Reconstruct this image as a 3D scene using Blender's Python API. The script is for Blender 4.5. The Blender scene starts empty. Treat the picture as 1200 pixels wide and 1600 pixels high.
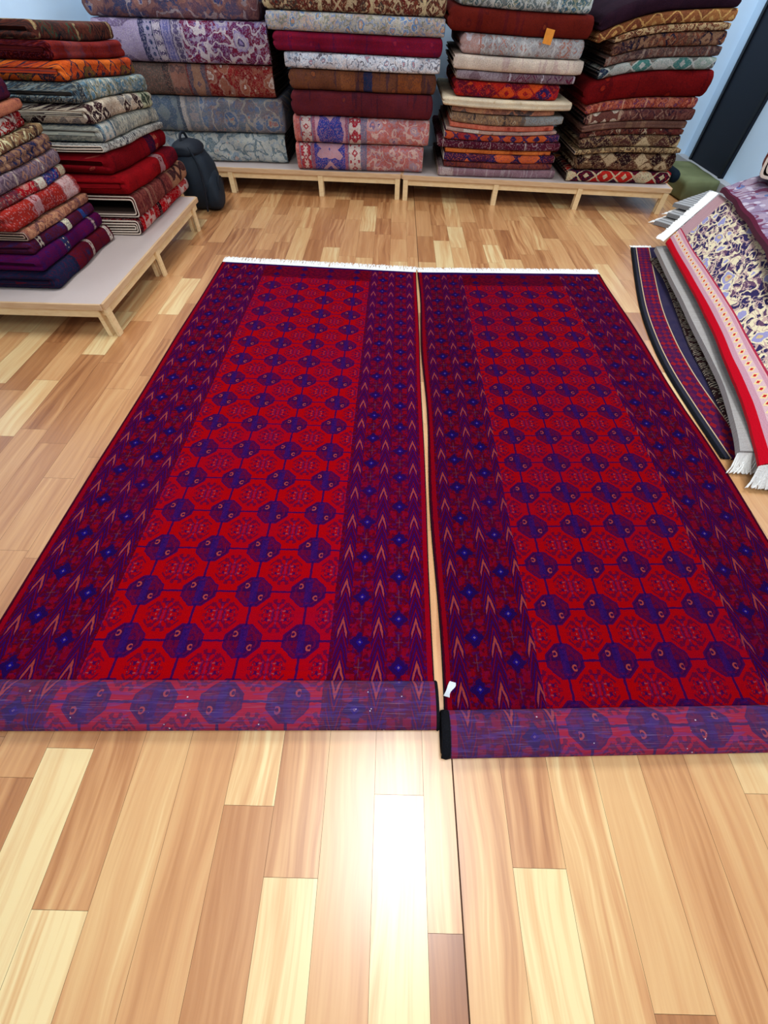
import bpy, bmesh, math, random
from mathutils import Vector, Matrix, noise as mnoise
SC = bpy.context.scene
COL = SC.collection
R_ = math.radians

# ------------------------------------------------------------------ camera
F_PX = 607.07
PITCH, ROLL, YAW = R_(54.498), R_(1.7387), R_(.1693)
CAM = Vector((0, 0, 1.4))
_f = Vector((math.sin(YAW)*math.cos(PITCH), math.cos(YAW)*math.cos(PITCH), -math.sin(PITCH)))
_r = Vector((math.cos(YAW), -math.sin(YAW), 0)); _u = _r.cross(_f)
CR = _r*math.cos(ROLL) + _u*math.sin(ROLL); CU = -_r*math.sin(ROLL) + _u*math.cos(ROLL)
cam = bpy.data.objects.new('camera', bpy.data.cameras.new('camera')); COL.objects.link(cam)
cam.data.sensor_fit = 'VERTICAL'; cam.data.sensor_height = 36; cam.data.lens = F_PX/1600*36
cam.data.clip_start = .02
m = Matrix((CR, CU, -_f)).transposed().to_4x4(); m.translation = CAM; cam.matrix_world = m
SC.camera = cam

def X_at(px, py, Y):          # world x of a point of the photograph lying in the vertical plane y = Y
    d = _f + CR*((px-600)/F_PX) - CU*((py-800)/F_PX)
    return d.x*Y/d.y

# ------------------------------------------------------------------ world, lights, exposure
w = bpy.data.worlds.new('world'); SC.world = w; w.use_nodes = True
w.node_tree.nodes['Background'].inputs[0].default_value = (.78, .88, 1, 1)
w.node_tree.nodes['Background'].inputs[1].default_value = .25
SC.view_settings.view_transform = 'Standard'; SC.view_settings.look = 'None'
SC.view_settings.gamma = 1; SC.view_settings.exposure = -0.12
SC.view_settings.use_curve_mapping = False
LAMPS = [  # x, y, length along y, width, power
    (.15, -.25, 1.15, .60, 68),
    (-1.4, 2.2, 1.15, .60, 44), (1.9, 2.2, 1.15, .60, 54),
    (-2.2, 4.9, 1.15, .40, 36), (2.75, 4.9, 1.15, .40, 40), (.2, 4.6, .6, .60, 10)]  # the pair near the side walls is added to brighten those walls
CEIL = 2.75
def lamp(x, y, ln, wd, pw):
    l = bpy.data.lights.new('ceiling_light', 'AREA'); l.shape = 'RECTANGLE'; l.size = wd; l.size_y = ln
    l.energy = pw; l.color = (.90, .955, 1.0)
    o = bpy.data.objects.new('lamp_light', l); COL.objects.link(o); o.location = (x, y, CEIL-.075)
    return o
LIGHT_OBJS = [lamp(*a) for a in LAMPS]

# ------------------------------------------------------------------ helpers: node expressions
def lin(c):
    o = []
    for v in c[:3]:
        v /= 255.
        o.append(v/12.92 if v <= .04045 else ((v+.055)/1.055)**2.4)
    return (*o, 1)

class Graph:
    def __init__(s, name):
        s.mat = bpy.data.materials.new(name); s.mat.use_nodes = True
        s.nt = s.mat.node_tree; s.bsdf = s.nt.nodes['Principled BSDF']
    def put(s, inp, v):
        if isinstance(v, S): s.nt.links.new(v.k, inp)
        elif isinstance(v, (int, float)): inp.default_value = v
        else: inp.default_value = v
    def m(s, op, a, b=None, c=None, clamp=False):
        n = s.nt.nodes.new('ShaderNodeMath'); n.operation = op; n.use_clamp = clamp
        s.put(n.inputs[0], a)
        if b is not None: s.put(n.inputs[1], b)
        if c is not None: s.put(n.inputs[2], c)
        return S(s, n.outputs[0])
    def uv(s):
        n = s.nt.nodes.new('ShaderNodeUVMap'); n.uv_map = 'UVMap'
        p = s.nt.nodes.new('ShaderNodeSeparateXYZ'); s.nt.links.new(n.outputs[0], p.inputs[0])
        return S(s, p.outputs[0]), S(s, p.outputs[1])
    def obj(s):
        n = s.nt.nodes.new('ShaderNodeTexCoord')
        p = s.nt.nodes.new('ShaderNodeSeparateXYZ'); s.nt.links.new(n.outputs['Object'], p.inputs[0])
        return S(s, p.outputs[0]), S(s, p.outputs[1]), S(s, p.outputs[2])
    def vec(s, x, y, z=0.):
        n = s.nt.nodes.new('ShaderNodeCombineXYZ')
        for i, v in enumerate((x, y, z)): s.put(n.inputs[i], v)
        return S(s, n.outputs[0])
    def noise(s, v, scale=5., detail=2., rough=.5):
        n = s.nt.nodes.new('ShaderNodeTexNoise'); s.put(n.inputs['Vector'], v)
        n.inputs['Scale'].default_value = scale; n.inputs['Detail'].default_value = detail
        n.inputs['Roughness'].default_value = rough
        return S(s, n.outputs[0])
    def vor(s, v, scale=5., feature='F1', rnd=1.):
        n = s.nt.nodes.new('ShaderNodeTexVoronoi'); n.feature = feature; s.put(n.inputs['Vector'], v)
        n.inputs['Scale'].default_value = scale; n.inputs['Randomness'].default_value = rnd
        return S(s, n.outputs['Distance'])
    def white(s, v):
        n = s.nt.nodes.new('ShaderNodeTexWhiteNoise'); n.noise_dimensions = '3D'; s.put(n.inputs['Vector'], v)
        return S(s, n.outputs['Value'])
    def ramp(s, f, cols, interp='CONSTANT', pos=None):
        n = s.nt.nodes.new('ShaderNodeValToRGB'); n.color_ramp.interpolation = interp
        e = n.color_ramp.elements; k = len(cols)
        for i in range(k-2): e.new(.5)
        for i, c in enumerate(cols):
            e[i].position = pos[i] if pos else (i/k if interp == 'CONSTANT' else i/(k-1))
        for i, c in enumerate(cols): e[i].color = c
        s.put(n.inputs[0], f)
        return S(s, n.outputs[0])
    def mix(s, f, a, b, mode='MIX'):
        n = s.nt.nodes.new('ShaderNodeMix'); n.data_type = 'RGBA'; n.blend_type = mode
        s.put(n.inputs[0], f); s.put(n.inputs[6], a); s.put(n.inputs[7], b)
        return S(s, n.outputs[2])
    def bump(s, h, strength=.3, dist=.01):
        n = s.nt.nodes.new('ShaderNodeBump'); n.inputs['Strength'].default_value = strength
        n.inputs['Distance'].default_value = dist; s.put(n.inputs['Height'], h)
        s.nt.links.new(n.outputs[0], s.bsdf.inputs['Normal'])
    def out(s, col, rough=.95, sheen=0., spec=.2):
        s.put(s.bsdf.inputs['Base Color'], col); s.put(s.bsdf.inputs['Roughness'], rough)
        s.bsdf.inputs['Specular IOR Level'].default_value = spec
        s.bsdf.inputs['Sheen Weight'].default_value = sheen
        return s.mat
class S:
    def __init__(s, g, k): s.g = g; s.k = k
    def __add__(s, o): return s.g.m('ADD', s, o)
    __radd__ = __add__
    def __sub__(s, o): return s.g.m('SUBTRACT', s, o)
    def __rsub__(s, o): return s.g.m('SUBTRACT', o, s)
    def __mul__(s, o): return s.g.m('MULTIPLY', s, o)
    __rmul__ = __mul__
    def __truediv__(s, o): return s.g.m('DIVIDE', s, o)
    def lt(s, o): return s.g.m('LESS_THAN', s, o)
    def gt(s, o): return s.g.m('GREATER_THAN', s, o)
    def abs(s): return s.g.m('ABSOLUTE', s)
    def floor(s): return s.g.m('FLOOR', s)
    def frac(s): return s.g.m('FRACT', s)
    def min(s, o): return s.g.m('MINIMUM', s, o)
    def max(s, o): return s.g.m('MAXIMUM', s, o)
    def cell(s, p):                       # signed offset from the nearest multiple of p
        return ((s/p + .5).frac() - .5)*p
    def tri(s, p): return s.cell(p).abs()*(2./p)

# ------------------------------------------------------------------ materials
def simple(name, rgb, rough=.7, spec=.3, nz=0., scale=30, bump=0.):
    g = Graph(name); c = lin(rgb)
    if nz or bump:
        x, y, z = g.obj(); n = g.noise(g.vec(x, y, z), scale, 3)
        d = tuple(v*(1-nz) for v in c[:3])+(1,)
        b = tuple(min(1, v*(1+nz)) for v in c[:3])+(1,)
        col = g.mix(n, d, b)
        if bump: g.bump(n, bump)
    else: col = c
    return g.out(col, rough, 0, spec)

M_WALL = simple('painted_wall', (206, 232, 255), .85, .2, .03, 6)
M_CEIL = simple('ceiling_paint', (235, 238, 240), .9)
M_BLACK = simple('black_wool', (16, 16, 20), .95, .1, .3, 200, .4)
M_CREAM = simple('cream_cotton', (246, 243, 236), .9, .1, .12, 120, .3)
M_SELV = simple('tan_selvage', (176, 150, 128), .95, .1, .3, 150)
M_SELVD = simple('dark_selvage', (52, 34, 32), .95, .1, .3, 150)
M_SELVC = simple('cream_selvage', (215, 196, 176), .95, .1, .2, 150)
M_WINE = simple('wine_wool', (58, 4, 26), .95, .1, .3, 200, .4)
M_LAMP = simple('white_enamel', (240, 240, 240), .5)

def wood_mat():
    g = Graph('pine_batten'); x, y, z = g.obj()
    n = g.noise(g.vec(x*3, y*3, z*3), 4, 4); k = g.noise(g.vec(x*6, y*6, z*30), 3, 3)
    c = g.mix(n, lin((226, 190, 134)), lin((247, 222, 172)))
    c = g.mix((k-.45)*1.2, c, lin((205, 158, 102)))
    return g.out(c, .55, 0, .4)
M_PINE = wood_mat()
def edge_mat():
    g = Graph('board_edge'); x, y, z = g.obj()
    n = g.noise(g.vec(x*2, y*2, z*14), 4, 4)
    return g.out(g.mix(n, lin((188, 146, 104)), lin((226, 192, 148))), .6, 0, .3)
M_EDGE = edge_mat()
M_BOARD = simple('laminate_board', (196, 180, 172), .4, .4, .04, 8)

def floor_mat():
    g = Graph('oak_laminate'); u, v = g.uv()
    at = g.nt.nodes.new('ShaderNodeVertexColor'); at.layer_name = 'tone'
    sp = g.nt.nodes.new('ShaderNodeSeparateColor'); g.nt.links.new(at.outputs[0], sp.inputs[0])
    tone, seed, st = S(g, sp.outputs[0]), S(g, sp.outputs[1]), S(g, sp.outputs[2])
    wav = g.noise(g.vec(u*2.2, v*.9, seed*40), 1.6, 2)
    grain = g.noise(g.vec((u+wav*.12)*26, v*1.1, seed*50), 1.3, 3, .6)
    fine = g.noise(g.vec(u*150, v*3, seed*30), 1.0, 2)
    t = tone + (grain-.5)*(.7+st*1.1) + (fine-.5)*.16
    c = g.ramp(t, [lin((150, 92, 50)), lin((184, 124, 74)), lin((208, 152, 98)), lin((222, 176, 118)), lin((238, 210, 152))],
               'LINEAR', [0., .28, .52, .76, 1.])
    g.bump(fine, .04, .002)
    g.bsdf.inputs['Coat Weight'].default_value = .8; g.bsdf.inputs['Coat IOR'].default_value = 1.6
    g.bsdf.inputs['Coat Roughness'].default_value = .29
    return g.out(c, .42, 0, .5)
M_FLOOR = floor_mat()
M_GROOVE = simple('dark_joint', (70, 44, 28), .9)

def bokhara_mat(name, W, LEN, dim=1., back=False):
    """Lattice of quartered octagons, arrow and flower guard columns. u across in metres, v from the near edge."""
    g = Graph(name); u, v = g.uv()
    u0, v0 = u, v
    wob = g.noise(g.vec(u, v, .3), 60, 1)
    u = u + (wob-.5)*.006; v = v + (wob-.5)*.006
    e = u.min(W-u)
    cs, rs = W*.1325, .187
    red, wine, navy, plum, orange = (lin(c) for c in ((176, 0, 8), (88, 0, 26), (34, 6, 76), (72, 5, 50), (190, 76, 60)))
    # field
    dx = (u - W/2 - cs/2).cell(cs); dy = (v - .096).cell(rs)
    ax, ay = dx.abs(), (dy*1.1).abs()
    octo = ax.max(ay).max((ax+ay)*.74)
    c = red
    # secondary ornaments between the octagons, mirrored left-right and up-down
    qx, qy = (u - W/2).cell(cs).abs(), (v - .096 + rs/2).cell(rs).abs()
    orn = g.noise(g.vec(qx, qy, 2.), 62, 2)
    rad = qx.max(qy).max((qx+qy)*.72)
    f = orn.gt(.49)*rad.lt(.064)
    c = g.mix(f*.72, c, plum)
    f = g.noise(g.vec(qx, qy, 7.), 70, 0).gt(.62)*rad.lt(.05)
    c = g.mix(f*.7, c, navy)
    c = g.mix((g.noise(g.vec(qx, qy, 8.), 90, 0)).gt(.70)*rad.lt(.05)*.45, c, lin((160, 96, 110)))
    f = qx.lt(.0035)*qy.lt(.045) + (qx-.016).abs().lt(.003)*qy.lt(.026)
    c = g.mix(f*.35, c, lin((84, 30, 100)))
    # lattice lines
    f = ax.lt(.0046).max(ay.lt(.0042))
    c = g.mix(f*.9, c, navy)
    # octagon
    c = g.mix(octo.lt(.067)*.85, c, navy)
    quad = g.m('GREATER_THAN', dx*dy, 0.)
    ins = g.mix(quad, lin((64, 4, 54)), lin((110, 2, 26)))
    ins = g.mix(ax.lt(.013)*.8, ins, lin((46, 16, 100)))
    ins = g.mix((octo-.050).abs().lt(.004)*.6, ins, lin((120, 6, 40)))
    ins = g.mix(g.noise(g.vec(dx.abs(), dy, 4.), 80, 1).gt(.56)*.6, ins, navy)
    c = g.mix(octo.lt(.061), c, g.mix(g.noise(g.vec(u*3, v, 9.), 9, 2)*.45, ins, lin((44, 14, 92))))
    for sx in (-1, 1):
        hx, hy = dx - sx*.031, dy + sx*.024
        d = g.m('SQRT', hx*hx + hy*hy)
        f = (d-.0085).abs().lt(.0028)*(hx*sx*-1. + .006).gt(0.)
        c = g.mix(f*.8, c, orange)
    # border ground
    b = g.mix(g.noise(g.vec(e, v, 1.), 42, 2).gt(.56)*.6, wine, lin((132, 0, 18)))
    b = g.mix(g.noise(g.vec(e*1.2, v, 5.), 75, 1).gt(.56)*.6, b, lin((54, 12, 90)))
    for k, cx in enumerate((.124, .262)):
        fx = (e - cx).abs(); fy = (v - .02 - k*.087).cell(.174).abs()
        # red cartouches
        f = ((fx-.026).abs().lt(.014))*((fy-.045).abs().lt(.022))
        b = g.mix(f*.6*g.noise(g.vec(u, v, 6.), 50, 1).gt(.44), b, lin((150, 2, 16)))
        f = (fx+fy+(wob-.5)*.03).lt(.036).max(fx.lt(.006)*fy.lt(.036)).max(fy.lt(.006)*fx.lt(.034))
        b = g.mix(f, b, navy)
        b = g.mix((fx+fy).lt(.014), b, lin((24, 12, 118)))
        b = g.mix((fx+fy).lt(.005), b, lin((124, 92, 140)))
        fy2 = (v - .107 - k*.087).cell(.174).abs()
        f = fx.lt(.0022)*fy2.lt(.03).max(0.) + fy2.lt(.0022)*fx.lt(.016)
        b = g.mix(f*.1, b, lin((150, 110, 130)))
    for cx in (.061, .197, .327):
        fx = (e - cx).abs()
        inb = fx.lt(.025)
        cv = (v + fx*3.4)
        st = cv.cell(.0392).abs()
        ch = g.mix(st.lt(.0078), lin((78, 0, 32)), lin((34, 6, 92)))
        ch = g.mix((cv-.012).cell(.0785).abs().lt(.006)*.8, ch, lin((130, 4, 30)))
        f = (cv-.05).cell(.157).abs().lt(.0125)*fx.lt(.017)
        ch = g.mix(f*.8, ch, orange)
        b = g.mix(inb*.92, b, ch)
    isb = e.lt(W*.235)
    c = g.mix(isb, c, b)
    # end panel
    ef = LEN - v
    px_, py_ = (u-W/2-cs/2).cell(cs).abs(), (ef-.06).cell(.1).abs()
    ep = g.mix(g.noise(g.vec(px_, ef, 3.), 42, 2).gt(.5)*.7, wine, lin((130, 0, 18)))
    ep = g.mix((px_+py_).lt(.03), ep, navy)
    c = g.mix(ef.lt(.2)*(1.-isb), c, ep)
    c = g.mix(ef.lt(.028), c, lin((40, 8, 84)))
    # guard stripe and dark edge
    c = g.mix(e.lt(.026), c, lin((150, 0, 22)))
    c = g.mix(e.lt(.008), c, lin((70, 4, 28)))
    abr = g.noise(g.vec(u0*.4, v0*22, 3.), 6, 3)          # abrash: slight horizontal tone changes of the wool
    c = g.mix((abr-.45)*.8, c, g.mix(.6, c, lin((70, 0, 44))))
    blot = g.noise(g.vec(u0, v0, 12.), 2.2, 3)
    c = g.mix((blot-.5)*1.6, c, g.mix(.6, c, lin((74, 6, 70))))
    c = g.mix(1., c, (.80*dim, .8*dim, .80*dim, 1), 'MULTIPLY')
    fz = g.noise(g.vec(u0, v0, 0.), 420, 1)
    if back:
        c = g.mix(.26, c, lin((90, 66, 110)))
        c = g.mix(g.noise(g.vec(u0*2, v0*14, 2.), 6, 3).gt(.55)*.4, c, lin((70, 50, 120)))
        c = g.mix(g.vor(g.vec(u0*.8, v0, 1.), 30).lt(.06)*.8, c, lin((200, 190, 205)))
        thr = g.noise(g.vec(u0*3, v0*240, 0.), 2.5, 2)
        c = g.mix((thr-.60)*2.2, c, lin((176, 156, 190)))
        c = g.mix(1., c, (.9, .85, .85, 1), 'MULTIPLY')
        g.bump(thr, .25, .002)
        return g.out(c, .9, 0, .15)
    c = g.mix(1., c, g.ramp(fz, [(.72, .72, .72, 1), (1, 1, 1, 1)], 'LINEAR', [.3, .65]), 'MULTIPLY')
    g.bump(fz, .5, .004)
    return g.out(c, .95, 0., .03)

def carpet_mat(name, kind, cols, sc=1., bands=(), seed=0., mirror=0.):
    """Hand-knotted or woven carpet. cols = ground, motif a, motif b, accent, vine, second ground."""
    g = Graph(name); u, v = g.uv(); u0, v0 = u, v
    C = [lin(c) for c in cols]
    ww = g.noise(g.vec(u, v, seed+1.5), 34, 1); w2 = g.noise(g.vec(u, v, seed+8.5), 34, 1)
    u = u + (ww-.5)*.018; v = v + (w2-.5)*.018
    if kind == 'floral':
        wx = g.noise(g.vec(u, v, seed), 10*sc, 2); wy = g.noise(g.vec(u, v, seed+5), 10*sc, 2)
        P = g.vec(u + (wx-.5)*.10/sc, v + (wy-.5)*.10/sc, seed)
        n1 = g.noise(g.vec(u, v, seed+2), 6*sc, 3)
        c = g.mix((n1-.42)*6., C[0], C[5])
        c = g.mix(g.noise(g.vec(u, v, seed+4), 26*sc, 2).gt(.56)*.7, c, C[2])
        c = g.mix((g.noise(P, 8*sc, 1)-.5).abs().lt(.03), c, C[4])
        d = g.vor(P, 6.*sc)
        ang = g.noise(P, 40*sc, 0)*.12
        d = d + ang
        c = g.mix(d.lt(.43), c, C[1]); c = g.mix(d.lt(.37), c, C[2]); c = g.mix(d.lt(.27), c, C[4]); c = g.mix(d.lt(.23), c, C[3]); c = g.mix(d.lt(.13), c, C[1])
        d2 = g.vor(g.vec(u+.3, v, seed+9), 17*sc) + ang
        c = g.mix(d2.lt(.27)*.85, c, C[1]); c = g.mix(d2.lt(.18)*.85, c, C[3])
    elif kind == 'kilim':
        p = .13/sc
        cell = g.white(g.vec((u/p).floor(), (v/(p*.8) + .3).floor(), seed))
        t = (u.tri(p) + (v + .3*p*.8).tri(p*.8))
        c = g.ramp(cell, [C[0], C[1], C[0], C[2], C[5]])
        cell2 = g.white(g.vec((u/p+.5).floor(), (v/(p*.8)).floor(), seed+3))
        c = g.mix(t.lt(1.), c, g.ramp(cell2, [C[3], C[1], C[5], C[2], C[4]]))
        c = g.mix((t-1.).abs().lt(.1), c, C[4])
        c = g.mix((t).lt(.3), c, C[4])
    elif kind == 'tribal':
        p = .11/sc
        a = (u + seed).cell(p).abs(); b = (v + seed*.37).cell(p*.75).abs()
        st = g.m('FLOOR', (a+b)/(p*.11))
        h = g.white(g.vec(st, (u/p+seed+.5).floor()*.37, seed))
        c = g.ramp(h, [C[0], C[1], C[0], C[2], C[5], C[3]])
        c = g.mix(((u+seed).cell(p*3)).abs().lt(p*.10), c, C[4])
        c = g.mix(g.noise(g.vec(u, v, seed), 40, 0).gt(.64), c, C[1])
    else:   # plain / sober field with sparse small motifs
        c = g.mix(g.noise(g.vec(u, v, seed), 7*sc, 2), C[0], C[5])
        c = g.mix((g.noise(g.vec(u*3, v, seed+1), 5*sc, 2)-.5)*2., c, C[1])
        d = g.vor(g.vec(u, v, seed), 9*sc)
        c = g.mix(d.lt(.14), c, C[3]); c = g.mix((d-.2).abs().lt(.03)*.6, c, C[2])
        c = g.mix(g.noise(g.vec(u*12, v, seed), 3*sc, 0).gt(.68)*.7, c, C[4])
    for bd in bands:
        a, b, bc = bd[0], bd[1], lin(bd[2])
        if bd[3] is None: c = g.mix(u.gt(a)*u.lt(b), c, bc); continue
        mc = lin(bd[3]); wd = max(.02, b-a)
        mx = (u - (a+b)/2).abs(); mv = (v + .01).cell(wd*.9).abs()
        q = g.mix(g.noise(g.vec(mx, mv, seed+3), 2.2/wd, 1).gt(.52), bc, mc)
        q = g.mix((mx+mv).lt(wd*.22), q, mc); q = g.mix((mx+mv).lt(wd*.1), q, bc)
        q = g.mix(mx.gt(wd*.42), q, lin(bd[4]) if len(bd) > 4 else mc)
        c = g.mix(u.gt(a)*u.lt(b), c, q)
    kn = g.white(g.vec((u0/.006).floor(), (v0/.006).floor(), seed))
    c = g.mix(kn.gt(.80)*.45, c, C[1]); c = g.mix(kn.lt(.16)*.45, c, C[2])
    wear = g.noise(g.vec(u0, v0, seed+6), 5, 3)
    c = g.mix(1., c, g.ramp(wear, [(.7, .68, .7, 1), (1, 1, 1, 1)], 'LINEAR', [.3, .6]), 'MULTIPLY')
    fz = g.noise(g.vec(u0, v0, seed), 260, 1)
    c = g.mix(1., c, g.ramp(fz, [(.66, .66, .66, 1), (1, 1, 1, 1)], 'LINEAR', [.3, .62]), 'MULTIPLY')
    g.bump(fz, .4, .004)
    return g.out(c, .95, 0., .05)

# ------------------------------------------------------------------ helpers: meshes and objects
def link(name, me, mats, parent=None):
    o = bpy.data.objects.new(name, me); COL.objects.link(o)
    for mt in (mats if isinstance(mats, (list, tuple)) else [mats]): me.materials.append(mt)
    if parent: o.parent = parent
    return o
def tag(o, label, cat=None, group=None):
    o['label'] = label
    if cat: o['category'] = cat
    if group: o['group'] = group
    return o
def empty(name, loc, label, cat, group=None, rz=0):
    o = bpy.data.objects.new(name, None); COL.objects.link(o); o.location = loc; o.rotation_euler.z = rz
    o.empty_display_size = .1
    return tag(o, label, cat, group)
def structure(o): o['kind'] = 'structure'; return o
def box_bm(bm, x0, x1, y0, y1, z0, z1, mi=0, bev=0.):
    vs = [bm.verts.new((x, y, z)) for x in (x0, x1) for y in (y0, y1) for z in (z0, z1)]
    fs = [(0, 1, 3, 2), (4, 6, 7, 5), (0, 4, 5, 1), (2, 3, 7, 6), (0, 2, 6, 4), (1, 5, 7, 3)]
    faces = []
    for f in fs:
        fc = bm.faces.new([vs[i] for i in f]); fc.material_index = mi; faces.append(fc)
    if bev:
        es = list({e for f in faces for e in f.edges})
        bmesh.ops.bevel(bm, geom=es, offset=bev, segments=2, affect='EDGES', profile=.6)
def box(name, x0, x1, y0, y1, z0, z1, mat, parent=None, bev=0.):
    bm = bmesh.new(); box_bm(bm, x0, x1, y0, y1, z0, z1, 0, bev)
    me = bpy.data.meshes.new(name); bm.normal_update(); bm.to_mesh(me); bm.free()
    return link(name, me, mat, parent)
class Surf:
    """collects vertices, faces, uvs and material slots"""
    def __init__(s): s.v = []; s.f = []; s.uv = []; s.mi = []
    def quad(s, a, b, c, d, uvs, mi=0): s.f.append((a, b, c, d)); s.uv.append(uvs); s.mi.append(mi)
    def grid(s, P, UV, mi=0, flip=False):
        n0, n1 = len(P), len(P[0]); base = len(s.v)
        for r in P: s.v += [tuple(p) for p in r]
        for i in range(n0-1):
            for j in range(n1-1):
                a, b, c, d = base+i*n1+j, base+(i+1)*n1+j, base+(i+1)*n1+j+1, base+i*n1+j+1
                q = [UV[i][j], UV[i+1][j], UV[i+1][j+1], UV[i][j+1]]
                if flip: s.quad(d, c, b, a, q[::-1], mi)
                else: s.quad(a, b, c, d, q, mi)
    def mesh(s, name, smooth=True):
        me = bpy.data.meshes.new(name); me.from_pydata(s.v, [], s.f)
        l = me.uv_layers.new(name='UVMap'); k = 0
        for q in s.uv:
            for t in q: l.data[k].uv = t; k += 1
        for p, mi in zip(me.polygons, s.mi): p.material_index = mi; p.use_smooth = smooth
        return me

def curve_pts(pts, n):
    """Catmull-Rom through pts, n+1 samples"""
    pts = [Vector(p) for p in pts]; out = []
    m_ = len(pts)-1
    for i in range(n+1):
        t = i/n*m_; k = min(int(t), m_-1); q = t-k
        p0, p1, p2, p3 = pts[max(k-1, 0)], pts[k], pts[k+1], pts[min(k+2, m_)]
        out.append(.5*((2*p1)+(p2-p0)*q+(2*p0-5*p1+4*p2-p3)*q*q+(3*p1-p0-3*p2+p3)*q**3))
    return out

# ------------------------------------------------------------------ room
XL, XR, YB, YF = -3.0, 3.5, 6.3, -2.4
def plane_obj(name, pts, mat):
    me = bpy.data.meshes.new(name); me.from_pydata(pts, [], [tuple(range(len(pts)))])
    return structure(link(name, me, mat))
box_w = lambda n, *a: structure(box(n, *a))
box_w('wall_left', XL-.1, XL, YF, YB, 0, CEIL, M_WALL)
box_w('wall_right', XR, XR+.1, YF, YB, 0, CEIL, M_WALL)
box_w('wall_back', XL-.1, XR+.1, YB, YB+.1, 0, CEIL, M_WALL)
box_w('wall_front', XL-.1, XR+.1, YF-.1, YF, 0, CEIL, M_WALL)
box_w('ceiling', XL-.1, XR+.1, YF-.1, YB+.1, CEIL, CEIL+.1, M_CEIL)
structure(box('slab', XL-.1, XR+.1, YF-.1, YB+.1, -.12, -.012, M_GROOVE)).name = 'trim_1'

def build_floor():
    rnd = random.Random(11); SW = .1432; X0 = .2285           # X0: the open joint beside the rolled end
    def yrow(py):                                             # photograph row -> floor y near the middle
        d = _f + CR*(60/F_PX) - CU*((py-800)/F_PX); return d.y*CAM.z/-d.z
    known = {  # strip index left (-) / right (+) of the joint: [(row of the far end, tone)]
        -8: [(1184, .95)], -7: [(1140, .38), (1437, .97)], -6: [(1140, .62)], -5: [(1140, .5)], -4: [(1140, .75), (1266, .36)],
        -3: [(1140, .5), (1377, .93)], -2: [(1140, .6)], -1: [(1140, .55), (1243, .92)], 0: [(1140, .62), (1458, .12)],
        1: [(1140, .55), (1700, .9)], 2: [(1140, .42), (1352, .92)], 3: [(1140, .62)], 4: [(1140, .66), (1575, .2)],
        5: [(1140, .45)], 6: [(1140, .6)]}
    bm = bmesh.new(); cl = bm.loops.layers.float_color.new('tone'); uvl = bm.loops.layers.uv.new('UVMap')
    def strip(x0, x1, cuts, tones, gap=.0004):
        for (a, b), t in zip(zip(cuts[:-1], cuts[1:]), tones):
            if b <= YF or a >= YB: continue
            a, b = max(a, YF), min(b, YB)
            sd, st = rnd.random(), rnd.random()**2
            vs = [bm.verts.new((x, y, 0)) for x, y in ((x0+gap, a+gap), (x1-gap, a+gap), (x1-gap, b-gap), (x0+gap, b-gap))]
            f = bm.faces.new(vs)
            for lp in f.loops: lp[cl] = (t, sd, st, 1); lp[uvl].uv = (lp.vert.co.x, lp.vert.co.y)
    n_l = int((X0-XL)/SW)+2; n_r = int((XR-X0)/SW)+2
    for i in range(-n_l, n_r+1):
        # strips to the left of the joint: the one touching it is narrower
        if i <= 0: x1 = X0 if i == 0 else X0-.088+(i+1)*SW; x0 = X0-.088+i*SW
        else: x0 = X0+.0035+(i-1)*SW; x1 = x0+SW
        x0, x1 = max(x0, XL), min(x1, XR)
        if x1 <= x0: continue
        cuts, tones = [], []
        y = YF-rnd.random()*.4
        key = known.get(i)
        ylim = yrow(1140) if key else None
        if key:
            ends = [yrow(r) for r, _ in key]
            ys = sorted(ends)                     # ascending y; the last tone is nearest to the camera foot
            cuts = [YF-.5] + ys; tones = [t for _, t in key][::-1]
            y = ys[-1]
        else: cuts = [y]
        while y < YB:
            y += rnd.choice([.34, .42, .5, .62, .75])+rnd.random()*.06
            cuts.append(y); r = rnd.random()
            tones.append(.18+.2*rnd.random() if r < .40 else (.40+.2*rnd.random() if r < .80 else .68+.22*rnd.random()))
        strip(x0, x1, cuts, tones)
    me = bpy.data.meshes.new('floor'); bm.normal_update(); bm.to_mesh(me); bm.free()
    structure(link('floor', me, M_FLOOR))
    structure(box('trim_2', XL, XR, YF, YB, -.011, -.0015, M_GROOVE))
build_floor()

# dark door on the right wall, white skirting strip below it
M_DOOR = simple('dark_door', (20, 26, 38), .55, .25, .05, 3)
M_DOORF = simple('black_door_frame', (8, 9, 14), .4)
d = structure(box('door_1', XR-.03, XR-.002, 5.34, 6.08, .16, 2.2, M_DOOR))
for a in ((5.345, 5.38, .16, 2.2), (6.045, 6.085, .16, 2.2), (5.38, 6.045, 2.16, 2.2)):
    box('door_frame', XR-.045, XR-.001, a[0], a[1], a[2], a[3], M_DOORF, d)
structure(box('door_sill', XR-.09, XR-.001, 5.1, YB, .0, .16, simple('pale_sill', (176, 178, 180), .6))).name = 'trim_3'

# ceiling lamps, including the added wall-brightening pair
for lo, (x, y, ln, wd, pw) in zip(LIGHT_OBJS, LAMPS):
    t = empty('ceiling_light', (x, y, CEIL), 'unseen white ceiling lamp with a long housing', 'ceiling light', 'ceiling lamps')
    box('housing', -wd/2-.02, wd/2+.02, -ln/2-.02, ln/2+.02, -.055, -.001, M_LAMP, t, .006)
    lo.parent = t; lo.location = (0, 0, -.062)

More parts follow.
